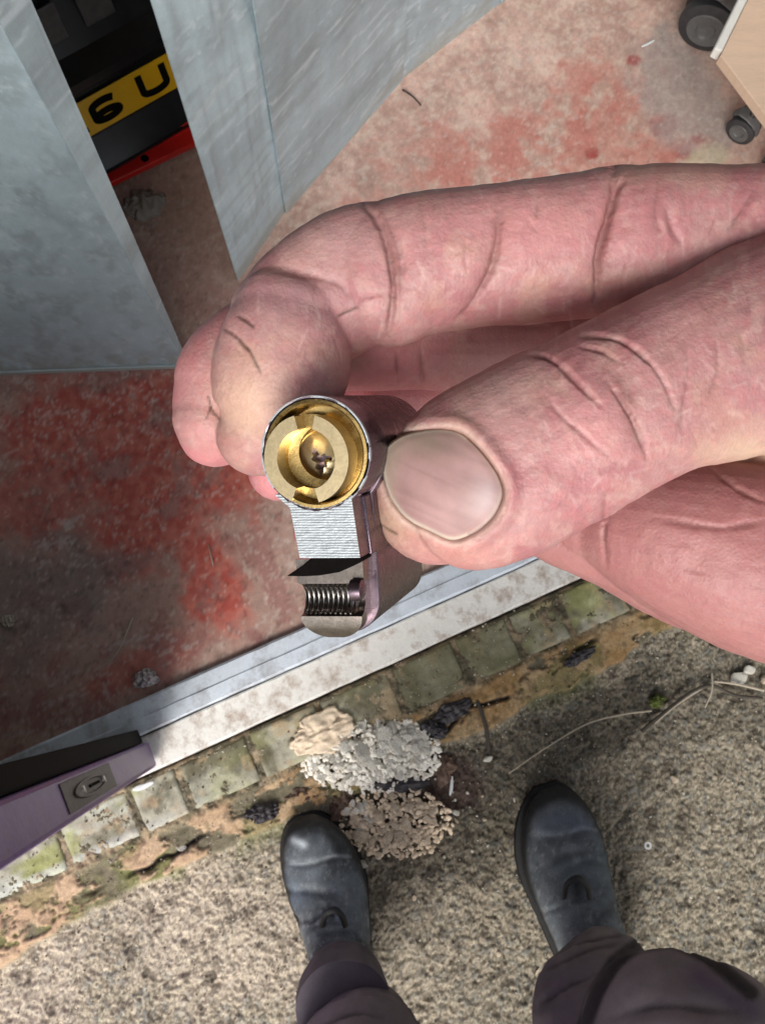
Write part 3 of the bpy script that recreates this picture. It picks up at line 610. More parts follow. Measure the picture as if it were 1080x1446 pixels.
crumple('dead_leaf', 625, 1085, .018, .022, .2, M['brownleaf'], 'reddish brown leaf scrap right of the white heap', 'leaf', 10, z=-.022, amp=.004)
crumple('plastic_scrap', 206, 957, .017, .013, .3, M['plastic'], 'glossy crumpled clear plastic scrap on the dark garage floor', 'plastic scrap', 11, z=.008, amp=.012, k=4)
crumple('plastic_scrap', 12, 878, .010, .009, .3, M['stem'], 'small tan scrap on the floor at the left edge of the photo', 'scrap', 12, z=.003, amp=.003)
crumple('moss_tuft', 928, 990, .012, .009, .3, M['moss'], 'green moss tuft at the bend of the dark twig', 'moss', 13, z=-.020, amp=.005)
crumple('concrete_lump', 205, 287, .032, .024, .3, M['wall'], 'flat grey concrete lump on the floor between the steel panels', 'concrete lump', 14, z=.004, amp=.010, k=1.5)
def stem(name, pts, z, r0, r1, m, label, cat='stem', arch=.004):
    p = spline([P(x, y, 0) for x, y in pts], 30); p[:, 2] = z+arch*np.sin(np.linspace(0, np.pi, 30))
    g = MB(); g.tube(p, np.linspace(r0, r1, 30), 8); return tag(g.build(name, m, smooth=True), label, cat)
stem('dry_stem', [(722, 1094), (770, 1060), (830, 1024), (880, 1010), (926, 1004)], -.020, .0008, .0013, M['stem'], 'long curved dry grass stem above the right boot')
stem('dark_twig', [(912, 1034), (940, 1010), (978, 980), (1010, 968), (1045, 982), (1085, 986)], -.020, .003, .0022, M['darkstem'], 'dark bent twig on the concrete below the palm', 'twig')
stem('dry_stem', [(930, 1022), (965, 992), (1003, 968)], -.018, .001, .002, M['stem'], 'short dry stem lying along the dark twig')
stem('dry_stem', [(1002, 1000), (1010, 975), (1012, 950)], -.018, .001, .0016, M['stem'], 'short upright dry stem crossing the dark twig')
stem('dry_stem', [(1015, 962), (1045, 966), (1085, 975)], -.016, .0014, .0018, M['stem'], 'dry stem running to the right edge of the photo under the pebbles')
stem('dry_stem', [(1025, 1110), (1038, 1085)], -.022, .0009, .0007, M['stem'], 'tiny pale straw on the concrete right of the cream stone')
stem('curled_stem', [(676, 990), (684, 1015), (690, 1040), (692, 1062)], -.014, .0025, .003, M['darkstem'], 'dark curled stem hanging down from the black leaf')
stem('dry_stem', [(140, 945), (168, 920), (188, 872)], .002, .0006, .0012, M['stem'], 'thin straw lying on the dark red garage floor')
stem('small_stick', [(568, 128), (594, 150)], .002, .0016, .0012, M['darkstem'], 'small dark stick on the pale garage floor beside the panel', 'stick')
stem('dry_stem', [(295, 770), (302, 800)], .002, .0006, .0009, M['stem'], 'very short straw on the red patch of the garage floor')
# washer
b0 = P(914, 1194, -.022); g = MB(); g.lathe([(.0025, 0), (.0025, .0018), (.0052, .0018), (.0052, 0), (.0025, 0)], lambda x, y, z: b0+np.array([x, y, z]), 24)
tag(g.build('washer', M['white']), 'small pale metal washer on the concrete right of the right boot', 'washer')
# loose grit over the outside concrete, far too many to count
g = MB(); tet = np.array([(1, 0, -.4), (-.5, .87, -.4), (-.5, -.87, -.4), (0, 0, .8)]); gc = []
for i in range(5200):
    s_, t_ = random.uniform(-.62, .7), random.uniform(.118, .66)
    if random.random() < .35: t_ = random.uniform(.052, .2)
    r = random.choice([.0007, .0009, .0012, .0018]); z = (-.029 if t_ > .19 else (-.018 if t_ > .125 else -.013))+.003
    a = random.uniform(0, 6.3); q = tet*r*np.array([random.uniform(.7, 1.5), random.uniform(.7, 1.3), random.uniform(.6, 1.1)])
    q = np.c_[q[:, 0]*math.cos(a)-q[:, 1]*math.sin(a), q[:, 0]*math.sin(a)+q[:, 1]*math.cos(a), q[:, 2]]
    g.add(q+T(s_, t_, z), [(0, 1, 3), (1, 2, 3), (2, 0, 3), (0, 2, 1)])
    k = random.choice([(.5, .44, .36), (.35, .3, .24), (.62, .58, .5), (.09, .075, .06), (.13, .1, .08)]); gc += [k]*4
o = g.build('grit', M['ground'], col=np.array(gc)); tag(o, 'fine grit scattered over the rough concrete', 'grit', kind='stuff')

# ------------------------------------------------------------------ organic surfaces: union, smooth, stroke
UPC = R@np.array([0, 0, 1.0])                   # towards the camera along the lens axis
def union(parts, voxel, smooth_it, name):
    g = MB()
    for v, f in parts: g.add(v, f)
    o = g.build(name, None); r = o.modifiers.new('r', 'REMESH'); r.mode = 'VOXEL'; r.voxel_size = voxel
    s = o.modifiers.new('s', 'SMOOTH'); s.factor = .5; s.iterations = smooth_it
    dg = bpy.context.evaluated_depsgraph_get(); me = bpy.data.meshes.new_from_object(o.evaluated_get(dg))
    bpy.data.objects.remove(o); me.name = name; me.polygons.foreach_set('use_smooth', [True]*len(me.polygons)); return me
def mverts(me):
    v = np.empty(len(me.vertices)*3); me.vertices.foreach_get('co', v)
    n = np.empty(len(me.vertices)*3); me.vertex_normals.foreach_get('vector', n)
    return v.reshape(-1, 3), n.reshape(-1, 3)
def seg_dist(px, py, poly, reach=60):
    q = np.array(poly, float); m = (px > q[:, 0].min()-reach) & (px < q[:, 0].max()+reach) & (py > q[:, 1].min()-reach) & (py < q[:, 1].max()+reach)
    out = [np.full(px.shape, 1e3), np.zeros(px.shape), np.zeros(px.shape)]
    if m.any():
        for o, k in zip(out, seg_dist0(px[m], py[m], poly)): o[m] = k
    return out
def seg_dist0(px, py, poly):
    best = np.full(px.shape, 1e9); side = np.zeros(px.shape); tt = np.zeros(px.shape); L = 0; poly = np.array(poly, float)
    tot = np.sum(np.hypot(*np.diff(poly, axis=0).T))
    for a, b in zip(poly[:-1], poly[1:]):
        d = b-a; l = np.hypot(*d); u = np.clip(((px-a[0])*d[0]+(py-a[1])*d[1])/l**2, 0, 1)
        e = np.hypot(px-a[0]-u*d[0], py-a[1]-u*d[1]); m = e < best
        best = np.where(m, e, best); side = np.where(m, np.sign((px-a[0])*d[1]-(py-a[1])*d[0]), side); tt = np.where(m, (L+u*l)/tot, tt); L += l
    return best, side, tt
def visible(px, py, d, tol, bin=6):
    ix = np.clip((px/bin).astype(int)+50, 0, 400); iy = np.clip((py/bin).astype(int)+50, 0, 500)
    zb = np.full((401, 501), 9.); np.minimum.at(zb, (ix, iy), d)
    z2 = zb.copy()
    return d < z2[ix, iy]+tol
def strokes(v, n, lst, tol, scale=1.0):
    """press creases (photo pixel polylines) into the near surface along its normal; returns verts and crease mask"""
    px, py, d = proj(v); vis = visible(px, py, d, tol); mask = np.zeros(len(v)); off = np.zeros(len(v)); wob = 4.5*(fbm(px*.045, py*.045, 71, 3)-.5)+1.5*(vn(px*.2, py*.2, 72)-.5)
    for poly, w, dep, lip in lst:
        pl_ = spline([(x, y, 0) for x, y in poly], max(8, 6*len(poly)))[:, :2] if len(poly) > 2 else np.array(poly, float)
        e, sd, t = seg_dist(px, py, pl_); e = np.abs(e+wob); tp = np.sin(np.pi*np.clip(t, .03, .97))**.5
        w = w*.8; k = np.exp(-(e/w)**2)*tp; off += vis*(-dep*k+.06*lip*dep*np.exp(-((e-2.1*w)/w)**2)*tp)
        mask = np.maximum(mask, vis*np.exp(-(e/(w*.42))**2)*tp*min(1, abs(dep)/.0006))
    return v+n*(off*scale)[:, None], mask
def setv(me, v): me.vertices.foreach_set('co', v.ravel()); me.update()
def setcol(me, c):
    ca = me.color_attributes.new('Col', 'FLOAT_COLOR', 'POINT'); ca.data.foreach_set('color', np.c_[c, np.ones(len(c))].astype(np.float32).ravel())

# ------------------------------------------------------------------ the person: boots, trousers, hand
person = empty('person', P(620, 1300)); tag(person, 'person in dark trousers and scuffed black boots pinching a lock cylinder', 'person')
def boot_parts(toe, heel, hw, side):
    toe, heel = np.array(toe), np.array(heel); ax = heel-toe; L = np.linalg.norm(ax); ax = ax/L; lat = np.array([-ax[1], ax[0], 0])
    st_ = [(0.00, .24, .020), (.03, .48, .034), (.08, .72, .047), (.16, .92, .055), (.26, 1.03, .060), (.36, 1.03, .066), (.46, .95, .078), (.56, .86, .094), (.68, .80, .120), (.80, .76, .125), (.92, .70, .11), (1.0, .5, .09)]
    A = spline([(a, b, c) for a, b, c in st_], 60); nr = 40; rings = []
    for a, b, c in A:
        th = np.linspace(0, 2*np.pi, nr, endpoint=False); cs, sn = np.cos(th), np.sin(th)
        x = np.sign(cs)*abs(cs)**.85*hw*b; z = np.where(sn > 0, abs(sn)**.8*(c-.022), -abs(sn)**.5*.012)
        bend = side*.012*math.sin(a*math.pi)
        rings.append(toe+ax*(a*L)+np.outer(x+bend, lat)+np.outer(z-.008+.022-.0, [0, 0, 1]))
    V = np.vstack(rings); f = []
    n = len(rings)
    for i in range(n-1):
        for j in range(nr):
            p, q = i*nr+j, i*nr+(j+1) % nr; f.append((p, q, q+nr, p+nr))
    f += [tuple(range(nr))[::-1], tuple(range((n-1)*nr, n*nr))]
    # shaft
    c = toe+ax*(L*.77); sh = [c+np.array([0, 0, z])-ax*0+ax*.01*k for k, z in enumerate((.05, .10, .15, .20))]
    v2, f2 = sweep(spline(sh, 12), [hw*.82]*12, [hw*.95]*12, -ax, 32, False, False)
    # sole outline
    sol = []
    for k in (0, 1):
        sol.append([])
        for a, b, c_ in A:
            sol[k].append(toe+ax*(a*L*1.012-.004)+lat*((1 if k else -1)*(hw*max(b, .3)*1.05)+side*.012*math.sin(a*math.pi)))
    loop = sol[0]+sol[1][::-1]
    return (V, f), (v2, f2), loop
def make_boot(toe, heel, hw, side, wr, scuffs_glints):
    a, b, loop = boot_parts(toe, heel, hw, side)
    me = union([a, b], .0021, 4, 'boot'); v, n = mverts(me); v, msk = strokes(v, n, wr, .02)
    px, py, d = proj(v); nz = fbm(px*.02, py*.02, 5, 5, .6); nz2 = fbm(px*.09, py*.05, 6, 4)
    c = np.zeros((len(v), 3))+[.062, .070, .078]; c = mixc(c, [.15, .175, .195], sst(.34, .66, nz)*.85); c = mixc(c, [.20, .215, .23], sst(.50, .75, nz2)*.4); c = mixc(c, [.32, .33, .34], sst(.62, .7, fbm(px*.25, py*.12, 8, 4, .65))*.35)
    for poly, w, colr, am in scuffs_glints:
        e, _, _ = seg_dist(px, py, poly); c = mixc(c, colr, np.exp(-((e+4*(nz2-.5))/w)**2)*am)
    zz = v[:, 2]; c = mixc(c, [.012, .012, .013], sst(.03, .015, zz))
    setv(me, v); setcol(me, c); me.materials.append(M['leather'])
    o = bpy.data.objects.new('boot', me); COL.objects.link(o); o.parent = person; o.matrix_parent_inverse = Matrix.Translation(-person.location)
    g = MB(); n_ = len(loop); V = [p+np.array([0, 0, z])-(p-np.mean(loop, 0))*(.0 if k == 1 else .02) for k, z in enumerate((-.014, -.004, .002)) for p in loop]
    f = [(i, (i+1) % n_, (i+1) % n_+n_, i+n_) for i in range(n_)]+[(i+n_, (i+1) % n_+n_, (i+1) % n_+2*n_, i+2*n_) for i in range(n_)]+[tuple(range(n_))[::-1], tuple(range(2*n_, 3*n_))]
    g.add([q+np.array([0, 0, -.012]) for q in V], f); so2 = g.build('sole', M['sole'], o, smooth=True, sharp=50)
    so2.matrix_parent_inverse = Matrix.Identity(4)
    return o
B1 = make_boot(P(430, 1152, .0)+[0, 0, -.012], P(492, 1462)+[0, 0, -.012], .051, 1,
    [([(395, 1218), (430, 1222), (470, 1212), (505, 1208)], 6, .003, .5), ([(390, 1262), (430, 1258), (480, 1262)], 9, .004, .5), ([(395, 1290), (430, 1300), (470, 1280)], 8, .004, .4),
     ([(440, 1300), (455, 1280), (472, 1296)], 6, .004, .6), ([(466, 1275), (472, 1300)], 5, .007, .3), ([(432, 1312), (470, 1302), (515, 1308)], 5, .005, .6), ([(455, 1320), (490, 1318), (522, 1332)], 7, .008, .2), ([(415, 1180), (450, 1172), (480, 1185)], 5, .0012, .5)],
    [([(415, 1185), (428, 1192)], 6, [.65, .72, .75], .95), ([(390, 1222), (430, 1220), (470, 1208), (495, 1210)], 1.8, [.28, .3, .32], .8), ([(395, 1310), (408, 1370)], 12, [.16, .22, .27], .8), ([(400, 1250), (420, 1270)], 16, [.10, .13, .17], .7),  # pale toe mark is a painted reflection, bluish left side is painted light
     ([(425, 1155), (455, 1160), (480, 1200)], 9, [.012, .012, .013], .8)])
B2 = make_boot(P(776, 1112)+[0, 0, -.012], P(874, 1440)+[0, 0, -.012], .056, -1,
    [([(755, 1182), (800, 1180), (845, 1165)], 7, .003, .5), ([(770, 1225), (800, 1205), (850, 1200)], 9, .004, .5), ([(780, 1240), (830, 1215), (870, 1225)], 8, .0035, .5),
     ([(800, 1262), (812, 1245), (830, 1258)], 8, .005, .5), ([(800, 1275), (830, 1270), (850, 1262)], 5, .006, .4), ([(765, 1290), (800, 1275)], 6, .003, .4), ([(850, 1240), (872, 1250), (885, 1290)], 7, .003, .4)],
    [([(790, 1230), (850, 1235)], 26, [.10, .12, .135], .85), ([(760, 1180), (790, 1178)], 2.2, [.22, .24, .27], .7), ([(805, 1175), (820, 1168), (842, 1172)], 2.4, [.26, .28, .32], .8), ([(775, 1160), (820, 1160)], 22, [.075, .085, .12], .8), ([(860, 1200), (875, 1250)], 14, [.07, .10, .11], .7),
     ([(745, 1140), (790, 1115), (830, 1140)], 9, [.014, .014, .016], .85), ([(815, 1245), (815, 1262)], 9, [.008, .008, .009], .8)])
def tab(parent, pts):
    p = spline([P(*q) for q in pts], 16); v_, f_ = sweep(p, [.004]*16, [.0018]*16, np.array([.1, .2, 1.]), 12, False, False); b = MB(); b.add(v_, f_)
    o = b.build('pull_tab', M['sole'], parent, smooth=True); o.matrix_parent_inverse = Matrix.Identity(4)
tab(B2, [(797, 1268, .085), (800, 1250, .112), (815, 1240, .118), (828, 1250, .112), (832, 1268, .088)])
tab(B1, [(455, 1308, .085), (460, 1292, .110), (472, 1285, .115), (483, 1294, .110), (488, 1308, .085)])
# trousers: both legs and the seat as one garment
up_ = np.array([0, 1., 0.])
def leg(pts, rs, cap1=False):
    p = spline(pts, 40); r = spline([(a, b, 0) for a, b in rs], 40); return sweep(p, r[:, 0], r[:, 1], up_, 40, False, cap1)
l1 = leg([P(512, 1462, .10), P(518, 1480, .16), C(515, 1520, 1.0), C(565, 1730, .78), C(590, 1900, .70)], [(.057, .062), (.064, .068), (.080, .085), (.088, .09), (.095, .10)], True)
l2 = leg([P(858, 1378, .10), P(846, 1404, .16), C(840, 1440, 1.02), C(900, 1540, .92)], [(.055, .058), (.060, .064), (.070, .076), (.07, .07)], True)
t1 = leg([C(935, 1452, .85), C(1000, 1540, .80), C(1000, 1900, .70), np.array([.18, -.62, .85])], [(.074, .074), (.088, .088), (.1, .1), (.11, .11)], True)
t2 = leg([C(590, 1860, .72), np.array([.02, -.68, .85])], [(.1, .1), (.11, .11)], True)
t1 = (sweep(spline([C(948, 1470, .765), C(1010, 1560, .72), C(980, 1900, .64), np.array([.18, -.62, .85])], 40), np.linspace(.074, .11, 40), np.linspace(.076, .11, 40), up_, 40, True, True))
me = union([l1, l2, t1, t2], .0032, 3, 'trousers'); v, n = mverts(me)
v, msk = strokes(v, n, [([(418, 1440), (455, 1400), (520, 1385), (570, 1412)], 12, .004, .4), ([(430, 1460), (500, 1430), (540, 1436)], 9, .003, .4), ([(540, 1370), (575, 1410), (592, 1446)], 8, .003, .4),
    ([(778, 1348), (820, 1325), (890, 1315)], 7, .006, .8), ([(765, 1370), (830, 1338), (880, 1330)], 9, .004, .5), ([(760, 1420), (800, 1390), (840, 1375)], 9, .004, .6),
    ([(828, 1446), (845, 1400), (870, 1362), (900, 1338), (950, 1330), (1000, 1355), (1050, 1400)], 6, .006, .3), ([(860, 1440), (930, 1420), (1040, 1430)], 14, .003, .4)], .05)
nz = fbm(v[:, 0]*18, v[:, 1]*18+v[:, 2]*9, 7, 5, .6); v = v+n*(.006*(nz-.5))[:, None]
px, py, d = proj(v)
c = np.zeros((len(v), 3))+[.16, .135, .15]; c = mixc(c, [.26, .225, .23], sst(.4, .7, nz)*.6)
c = mixc(c, [.27, .225, .225], np.exp(-(np.hypot((px-950)/110, (py-1430)/90))**4)*.7)
c = mixc(c, [.09, .065, .13], np.exp(-(seg_dist(px, py, [(985, 1375), (1060, 1425)])[0]/22)**2)*.6)
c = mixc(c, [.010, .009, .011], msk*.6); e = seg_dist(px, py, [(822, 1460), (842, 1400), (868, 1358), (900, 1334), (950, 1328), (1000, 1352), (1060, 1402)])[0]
c = mixc(c, [.012, .010, .013], (1-sst(7, 15, e))*.85)  # shade between shin and knee painted as a dark band in the cloth
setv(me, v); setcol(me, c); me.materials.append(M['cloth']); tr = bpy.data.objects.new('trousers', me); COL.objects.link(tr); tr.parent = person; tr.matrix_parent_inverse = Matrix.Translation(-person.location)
# pale turned lining at the left ankle
p = spline([P(486, 1392, .085), P(484, 1406, .12), P(486, 1424, .16)], 10); vv, ff = sweep(p, [.050, .051, .052, .053, .054, .054, .055, .055, .055, .055], [.052]*10, up_, 40, False, False)
g = MB(); g.add(vv, ff); nn_ = fbm(vv[:, 0]*90, vv[:, 2]*30, 5, 4); o = g.build('turned_hem', M['cloth'], person, smooth=True, col=np.outer(.6+.8*nn_, [.13, .11, .13])); o['label'] = 'pale mauve turned hem at the left ankle'

# ---- the hand, laid out along finger bones: (photo x, photo y, depth, half width in photo px, half thickness m)
def digit(rows, n=46, nr=36, cap0=True, cap1=True, ex=.95):
    q = spline(np.array(rows, float)[:, :5], n) if len(rows[0]) == 5 else None
    pts = np.array([C(a, b, c) for a, b, c, _, _ in q]); ra = q[:, 3]*q[:, 2]/F
    return sweep(pts, ra, q[:, 4], UPC, nr, cap0, cap1, ex)
def spline(pts, n, _s=spline):
    p = np.array(pts, float)
    if p.shape[1] == 3: return _s(p, n)
    k = p.shape[1]; out = []
    for i in range(0, k, 3):
        blk = p[:, i:i+3]; pad = 3-blk.shape[1]
        if pad: blk = np.c_[blk, np.zeros((len(p), pad))]
        out.append(_s(blk, n)[:, :3-pad])
    return np.hstack(out)
index_prox = digit([(1230, 380, .172, 130, .013), (1120, 350, .166, 112, .012), (1000, 335, .162, 98, .011), (870, 342, .158, 104, .0112), (770, 356, .156, 98, .0105), (680, 362, .155, 97, .0105), (590, 375, .154, 99, .0105), (545, 392, .153, 98, .0095)])
index_mid = digit([(560, 385, .1545, 96, .0095), (505, 392, .1545, 98, .0098), (450, 425, .1545, 95, .0095), (415, 460, .1540, 90, .0095)])
index_tip = digit([(412, 452, .1515, 80, .0088), (404, 492, .1505, 94, .0096), (392, 545, .1505, 96, .0096), (376, 590, .1515, 80, .0085), (366, 612, .152, 60, .007)])
middle = digit([(1100, 470, .192, 120, .012), (900, 470, .186, 90, .011), (700, 470, .180, 82, .0105), (560, 470, .174, 82, .0105), (470, 470, .168, 82, .0105), (385, 490, .166, 78, .0105), (330, 530, .163, 78, .0105), (314, 565, .162, 70, .0100), (306, 598, .161, 61, .0090)])
ring = digit([(900, 560, .200, 80, .010), (700, 560, .196, 72, .010), (560, 560, .192, 66, .0095), (460, 600, .186, 60, .009), (412, 640, .183, 56, .0085), (398, 662, .182, 46, .0075)])
little = digit([(900, 690, .205, 70, .009), (700, 690, .202, 56, .0085), (560, 700, .200, 52, .008), (480, 730, .198, 48, .008), (452, 752, .197, 40, .007)])
palm = digit([(760, 520, .192, 70, .010), (900, 520, .194, 130, .013), (1050, 560, .196, 230, .017), (1200, 600, .196, 280, .019), (1300, 620, .195, 270, .02)], cap0=True)
heel_ = digit([(838, 735, .190, 60, .010), (900, 745, .186, 92, .014), (980, 765, .183, 118, .016), (1080, 790, .182, 140, .018), (1220, 800, .184, 170, .02), (1320, 760, .19, 190, .02)])
heel2 = digit([(760, 735, .196, 48, .008), (860, 770, .192, 60, .010), (980, 830, .188, 60, .012), (1150, 880, .188, 60, .014)])
thumb = digit([(616, 698, .1415, 100, .0090), (630, 693, .1405, 116, .0100), (658, 682, .1395, 128, .0106), (710, 658, .139, 132, .0112), (780, 622, .139, 133, .0118), (850, 585, .140, 126, .0122), (920, 550, .143, 127, .0125), (1000, 520, .147, 138, .013), (1100, 488, .153, 158, .014), (1250, 470, .165, 190, .016), (1330, 490, .172, 200, .018)])
web = digit([(960, 400, .168, 60, .009), (1040, 400, .164, 90, .010), (1140, 410, .163, 120, .012), (1300, 450, .17, 160, .015)])
fore = digit([(1260, 580, .19, 250, .020), (1400, 640, .195, 235, .022), (1560, 720, .20, 230, .024)])
me = union([index_prox, index_mid, index_tip, middle, ring, little, palm, heel_, heel2, thumb, web, fore], .00028, 9, 'hand')
v, n = mverts(me)
px, py, d = proj(v)
# low relief: fleshy lumps of skin
nz = fbm(px*.012, py*.012+d*60, 3, 4, .55); v = v+n*(.0012*(nz-.5))[:, None]
idx = 1
CR = [([(530, 285), (552, 340), (560, 390), (552, 470)], 26, .0009, 0), ([(706, 270), (696, 360), (650, 455)], 26, .0007, 0), ([(868, 240), (855, 330), (846, 400)], 30, .0012, 0), ([(840, 500), (880, 550), (905, 640)], 38, .0008, 0), ([(500, 430), (470, 400), (380, 380)], 12, .0006, 0), ([(512, 288), (532, 310), (545, 340), (553, 375), (556, 410), (552, 450), (545, 478)], 5, .0016, .35),
      ([(545, 305), (562, 345), (568, 390), (566, 430)], 4, .0004, .4),
      ([(706, 296), (704, 335), (696, 375), (680, 410), (660, 440), (645, 452)], 5, .0011, .35),
      ([(866, 240), (868, 270), (860, 310), (849, 350), (844, 395), (841, 425)], 6, .0022, .35),
      ([(884, 246), (874, 262), (866, 290)], 4, .0006, .3),
      ([(1062, 270), (1045, 300), (1030, 322)], 6, .0006, .4), ([(940, 290), (948, 320), (960, 345)], 8, .0008, .4), ([(930, 250), (925, 300), (935, 340)], 8, .0004, .3),
      ([(336, 446), (350, 452), (360, 464)], 2.6, .0003, .3), ([(316, 464), (330, 470), (342, 484), (352, 494), (358, 508), (368, 528)], 3, .0005, .35), ([(296, 560), (298, 575), (306, 590)], 2.6, .0003, .2), ([(332, 492), (340, 500), (346, 512)], 2.6, .0002, .3), ([(470, 470), (480, 500), (484, 530)], 3, .0002, .3),
      ([(478, 447), (488, 440), (503, 435)], 2.8, .0004, .3), ([(500, 425), (540, 415), (560, 420)], 3.5, .0003, .3),
      ([(590, 270), (600, 330), (598, 380)], 7, .0002, .3), ([(655, 330), (660, 390)], 4, .0003, .3), ([(760, 270), (756, 310)], 4, .0003, .3), ([(735, 300), (760, 330)], 5, .0002, .3),
      ([(560, 500), (562, 545)], 4, .0006, .3), ([(594, 485), (597, 545)], 4, .0006, .3),
      # thumb
      ([(744, 502), (768, 503), (795, 520), (822, 548), (848, 572)], 4.5, .0010, .4), ([(822, 474), (848, 474), (880, 482), (915, 508), (938, 540), (952, 576)], 4.5, .0010, .4),
      ([(858, 535), (876, 560), (895, 590), (908, 622), (914, 646)], 4.5, .0011, .4), ([(768, 556), (790, 585), (825, 615), (860, 645)], 4, .0005, .3),
      ([(818, 488), (850, 495), (878, 512)], 4, .0005, .3), ([(965, 480), (972, 520), (965, 570), (960, 610)], 5, .0004, .3), ([(1010, 470), (1012, 520), (1000, 560)], 6, .0004, .3),
      ([(1045, 455), (1050, 520)], 6, .0003, .3), ([(516, 730), (532, 742), (560, 754)], 3, .00025, .3),
      # palm
      ([(1085, 735), (1020, 745), (960, 738), (920, 730)], 6, .0005, .3), ([(856, 700), (852, 760), (856, 800)], 5, .0006, .3),
      ([(1000, 660), (1040, 690), (1085, 712)], 5, .0006, .3), ([(960, 800), (1000, 812)], 5, .0003, .3)]
for i in range(26):                                 # fine wrinkles running across the knuckle of the thumb
    u = random.random(); x = 690+u*330+random.uniform(-20, 20); y = 660-u*150+random.uniform(-80, 80); l = random.uniform(14, 34); a = math.radians(62+random.uniform(-18, 18))
    CR.append(([(x, y), (x+l*.5*math.cos(a)+2, y+l*.5*math.sin(a)), (x+l*math.cos(a), y+l*math.sin(a))], 3, random.uniform(.00004, .00010), .2))
for i in range(26):
    x = random.uniform(560, 1040); y = random.uniform(265, 385-max(0, x-800)*.3); l = random.uniform(12, 34); a = math.radians(100+random.uniform(-25, 25))
    CR.append(([(x, y), (x+l*.5*math.cos(a)+2, y+l*.5*math.sin(a)), (x+l*math.cos(a), y+l*math.sin(a))], 3.2, random.uniform(.00004, .00012), .2))
v, msk = strokes(v, n, CR, .0022, .74)
# nail bed: a groove round the nail outline
NAIL = [(541, 655), (545, 634), (566, 617), (596, 609), (628, 607), (652, 614), (674, 634), (692, 656), (704, 676), (709, 698), (700, 722), (682, 742), (658, 757), (636, 761), (606, 748), (582, 736), (566, 722), (551, 700), (543, 676)]
npoly = spline(np.c_[np.array(NAIL+[NAIL[0]]), np.zeros(len(NAIL)+1)], 120)[:, :2]
def inside(px, py, poly):
    r = np.zeros(px.shape, bool)
    for (x1, y1), (x2, y2) in zip(poly, np.roll(poly, -1, 0)):
        if y1 == y2: continue
        r ^= ((y1 > py) != (y2 > py)) & (px < (x2-x1)*(py-y1)/(y2-y1)+x1)
    return r
px, py, d = proj(v); vis = sst(.154, .149, d)*(n@UPC > -.2); e, _, _ = seg_dist(px, py, npoly); ins = inside(px, py, npoly)
_b = BVHTree.FromPolygons(v.tolist(), [tuple(p.vertices) for p in me.polygons]); cx, cy = npoly.mean(0)
def depth_at(x, y):
    dr = C(x, y, 1)-CAM; L_ = np.linalg.norm(dr); h = _b.ray_cast(Vector(CAM), Vector(dr/L_)); return h[3]/L_ if h[0] is not None else .13
smp = np.array([(cx+(x-cx)*q, cy+(y-cy)*q, depth_at(cx+(x-cx)*q, cy+(y-cy)*q)) for q in (.2, .4, .6, .8, 1.) for x, y in npoly[::5]])
smp = smp[smp[:, 2] < np.median(smp[:, 2])+.0055]
fold = sst(600, 690, px)*.6+.35
se = np.where(ins, e, -e); off = (-.0015*sst(-5.5, 2.5, se)+.00085*fold*np.exp(-((e-14)/10)**2)*(~ins))*vis
v = v+n*off[:, None]
setv(me, v); v, n = mverts(me); px, py, d = proj(v)
nz = fbm(px*.016, py*.016+d*40, 9, 5, .6); nz2 = fbm(px*.06, py*.06, 12, 4, .6); nz3 = fbm(px*.25, py*.25, 13, 3, .6); nz4 = fbm(px*.02+5, py*.02, 19, 4, .6)
c = np.zeros((len(v), 3))+[.435, .228, .222]
c = mixc(c, [.37, .14, .155], sst(.40, .70, nz)*.7); c = mixc(c, [.56, .36, .32], sst(.5, .72, nz2)*.45); c = mixc(c, [.50, .19, .19], sst(.52, .62, fbm(px*.11, py*.11, 44, 4, .65))*.35)
c = mixc(c, [.50, .33, .24], sst(.50, .75, nz4)*.3)
def pat(x, y, rx, ry, colr, am, ang=0):
    global c
    a = math.radians(ang); dx, dy = px-x, py-y; u = dx*math.cos(a)+dy*math.sin(a); w = -dx*math.sin(a)+dy*math.cos(a)
    c = mixc(c, colr, am*np.exp(-((u/rx)**2+(w/ry)**2)*(.8+.5*nz2)))
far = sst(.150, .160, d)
pat(350, 570, 50, 60, [.60, .40, .29], .8*1); pat(400, 420, 90, 50, [.42, .24, .25], .65); pat(460, 330, 80, 45, [.52, .33, .32], .5); pat(760, 320, 130, 55, [.60, .27, .27], .6)
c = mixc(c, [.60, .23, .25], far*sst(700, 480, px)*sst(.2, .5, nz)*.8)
c = mixc(c, [.36, .15, .145], far*sst(600, 760, px)*.75); pat(1060, 640, 60, 25, [.62, .46, .32], .7)  # shade on the far palm heel painted into the skin colour
pat(550, 740, 40, 40, [.56, .40, .28], .7); pat(640, 780, 70, 22, [.62, .31, .25], .5, 10); pat(700, 560, 70, 45, [.52, .33, .31], .6, -30); pat(830, 620, 60, 35, [.60, .27, .27], .6, -30); pat(960, 450, 60, 90, [.58, .28, .28], .5)
pat(560, 610, 20, 14, [.62, .52, .42], .7)
dry = random.Random(5)
for i in range(150):                                # dry white scratches and faint dark lines in the skin
    if i % 2: x, y, a = dry.uniform(330, 1060), dry.uniform(260, 470), math.radians(dry.choice([100, 80, 20])+dry.uniform(-20, 20))
    else: u = dry.random(); x, y, a = 700+u*370, 650-u*160+dry.uniform(-110, 110), math.radians(dry.choice([62, 62, -25])+dry.uniform(-20, 20))
    l = dry.uniform(8, 34); e2 = seg_dist(px, py, [(x, y), (x+l*math.cos(a), y+l*math.sin(a))], 20)[0]
    c = mixc(c, [.64, .45, .42] if i % 3 else [.30, .12, .12], np.exp(-(e2/1.8)**2)*dry.uniform(.15, .42))
spk = sst(.66, .74, nz3)*sst(.45, .6, nz2); c = mixc(c, [.40, .22, .20], spk*.35)
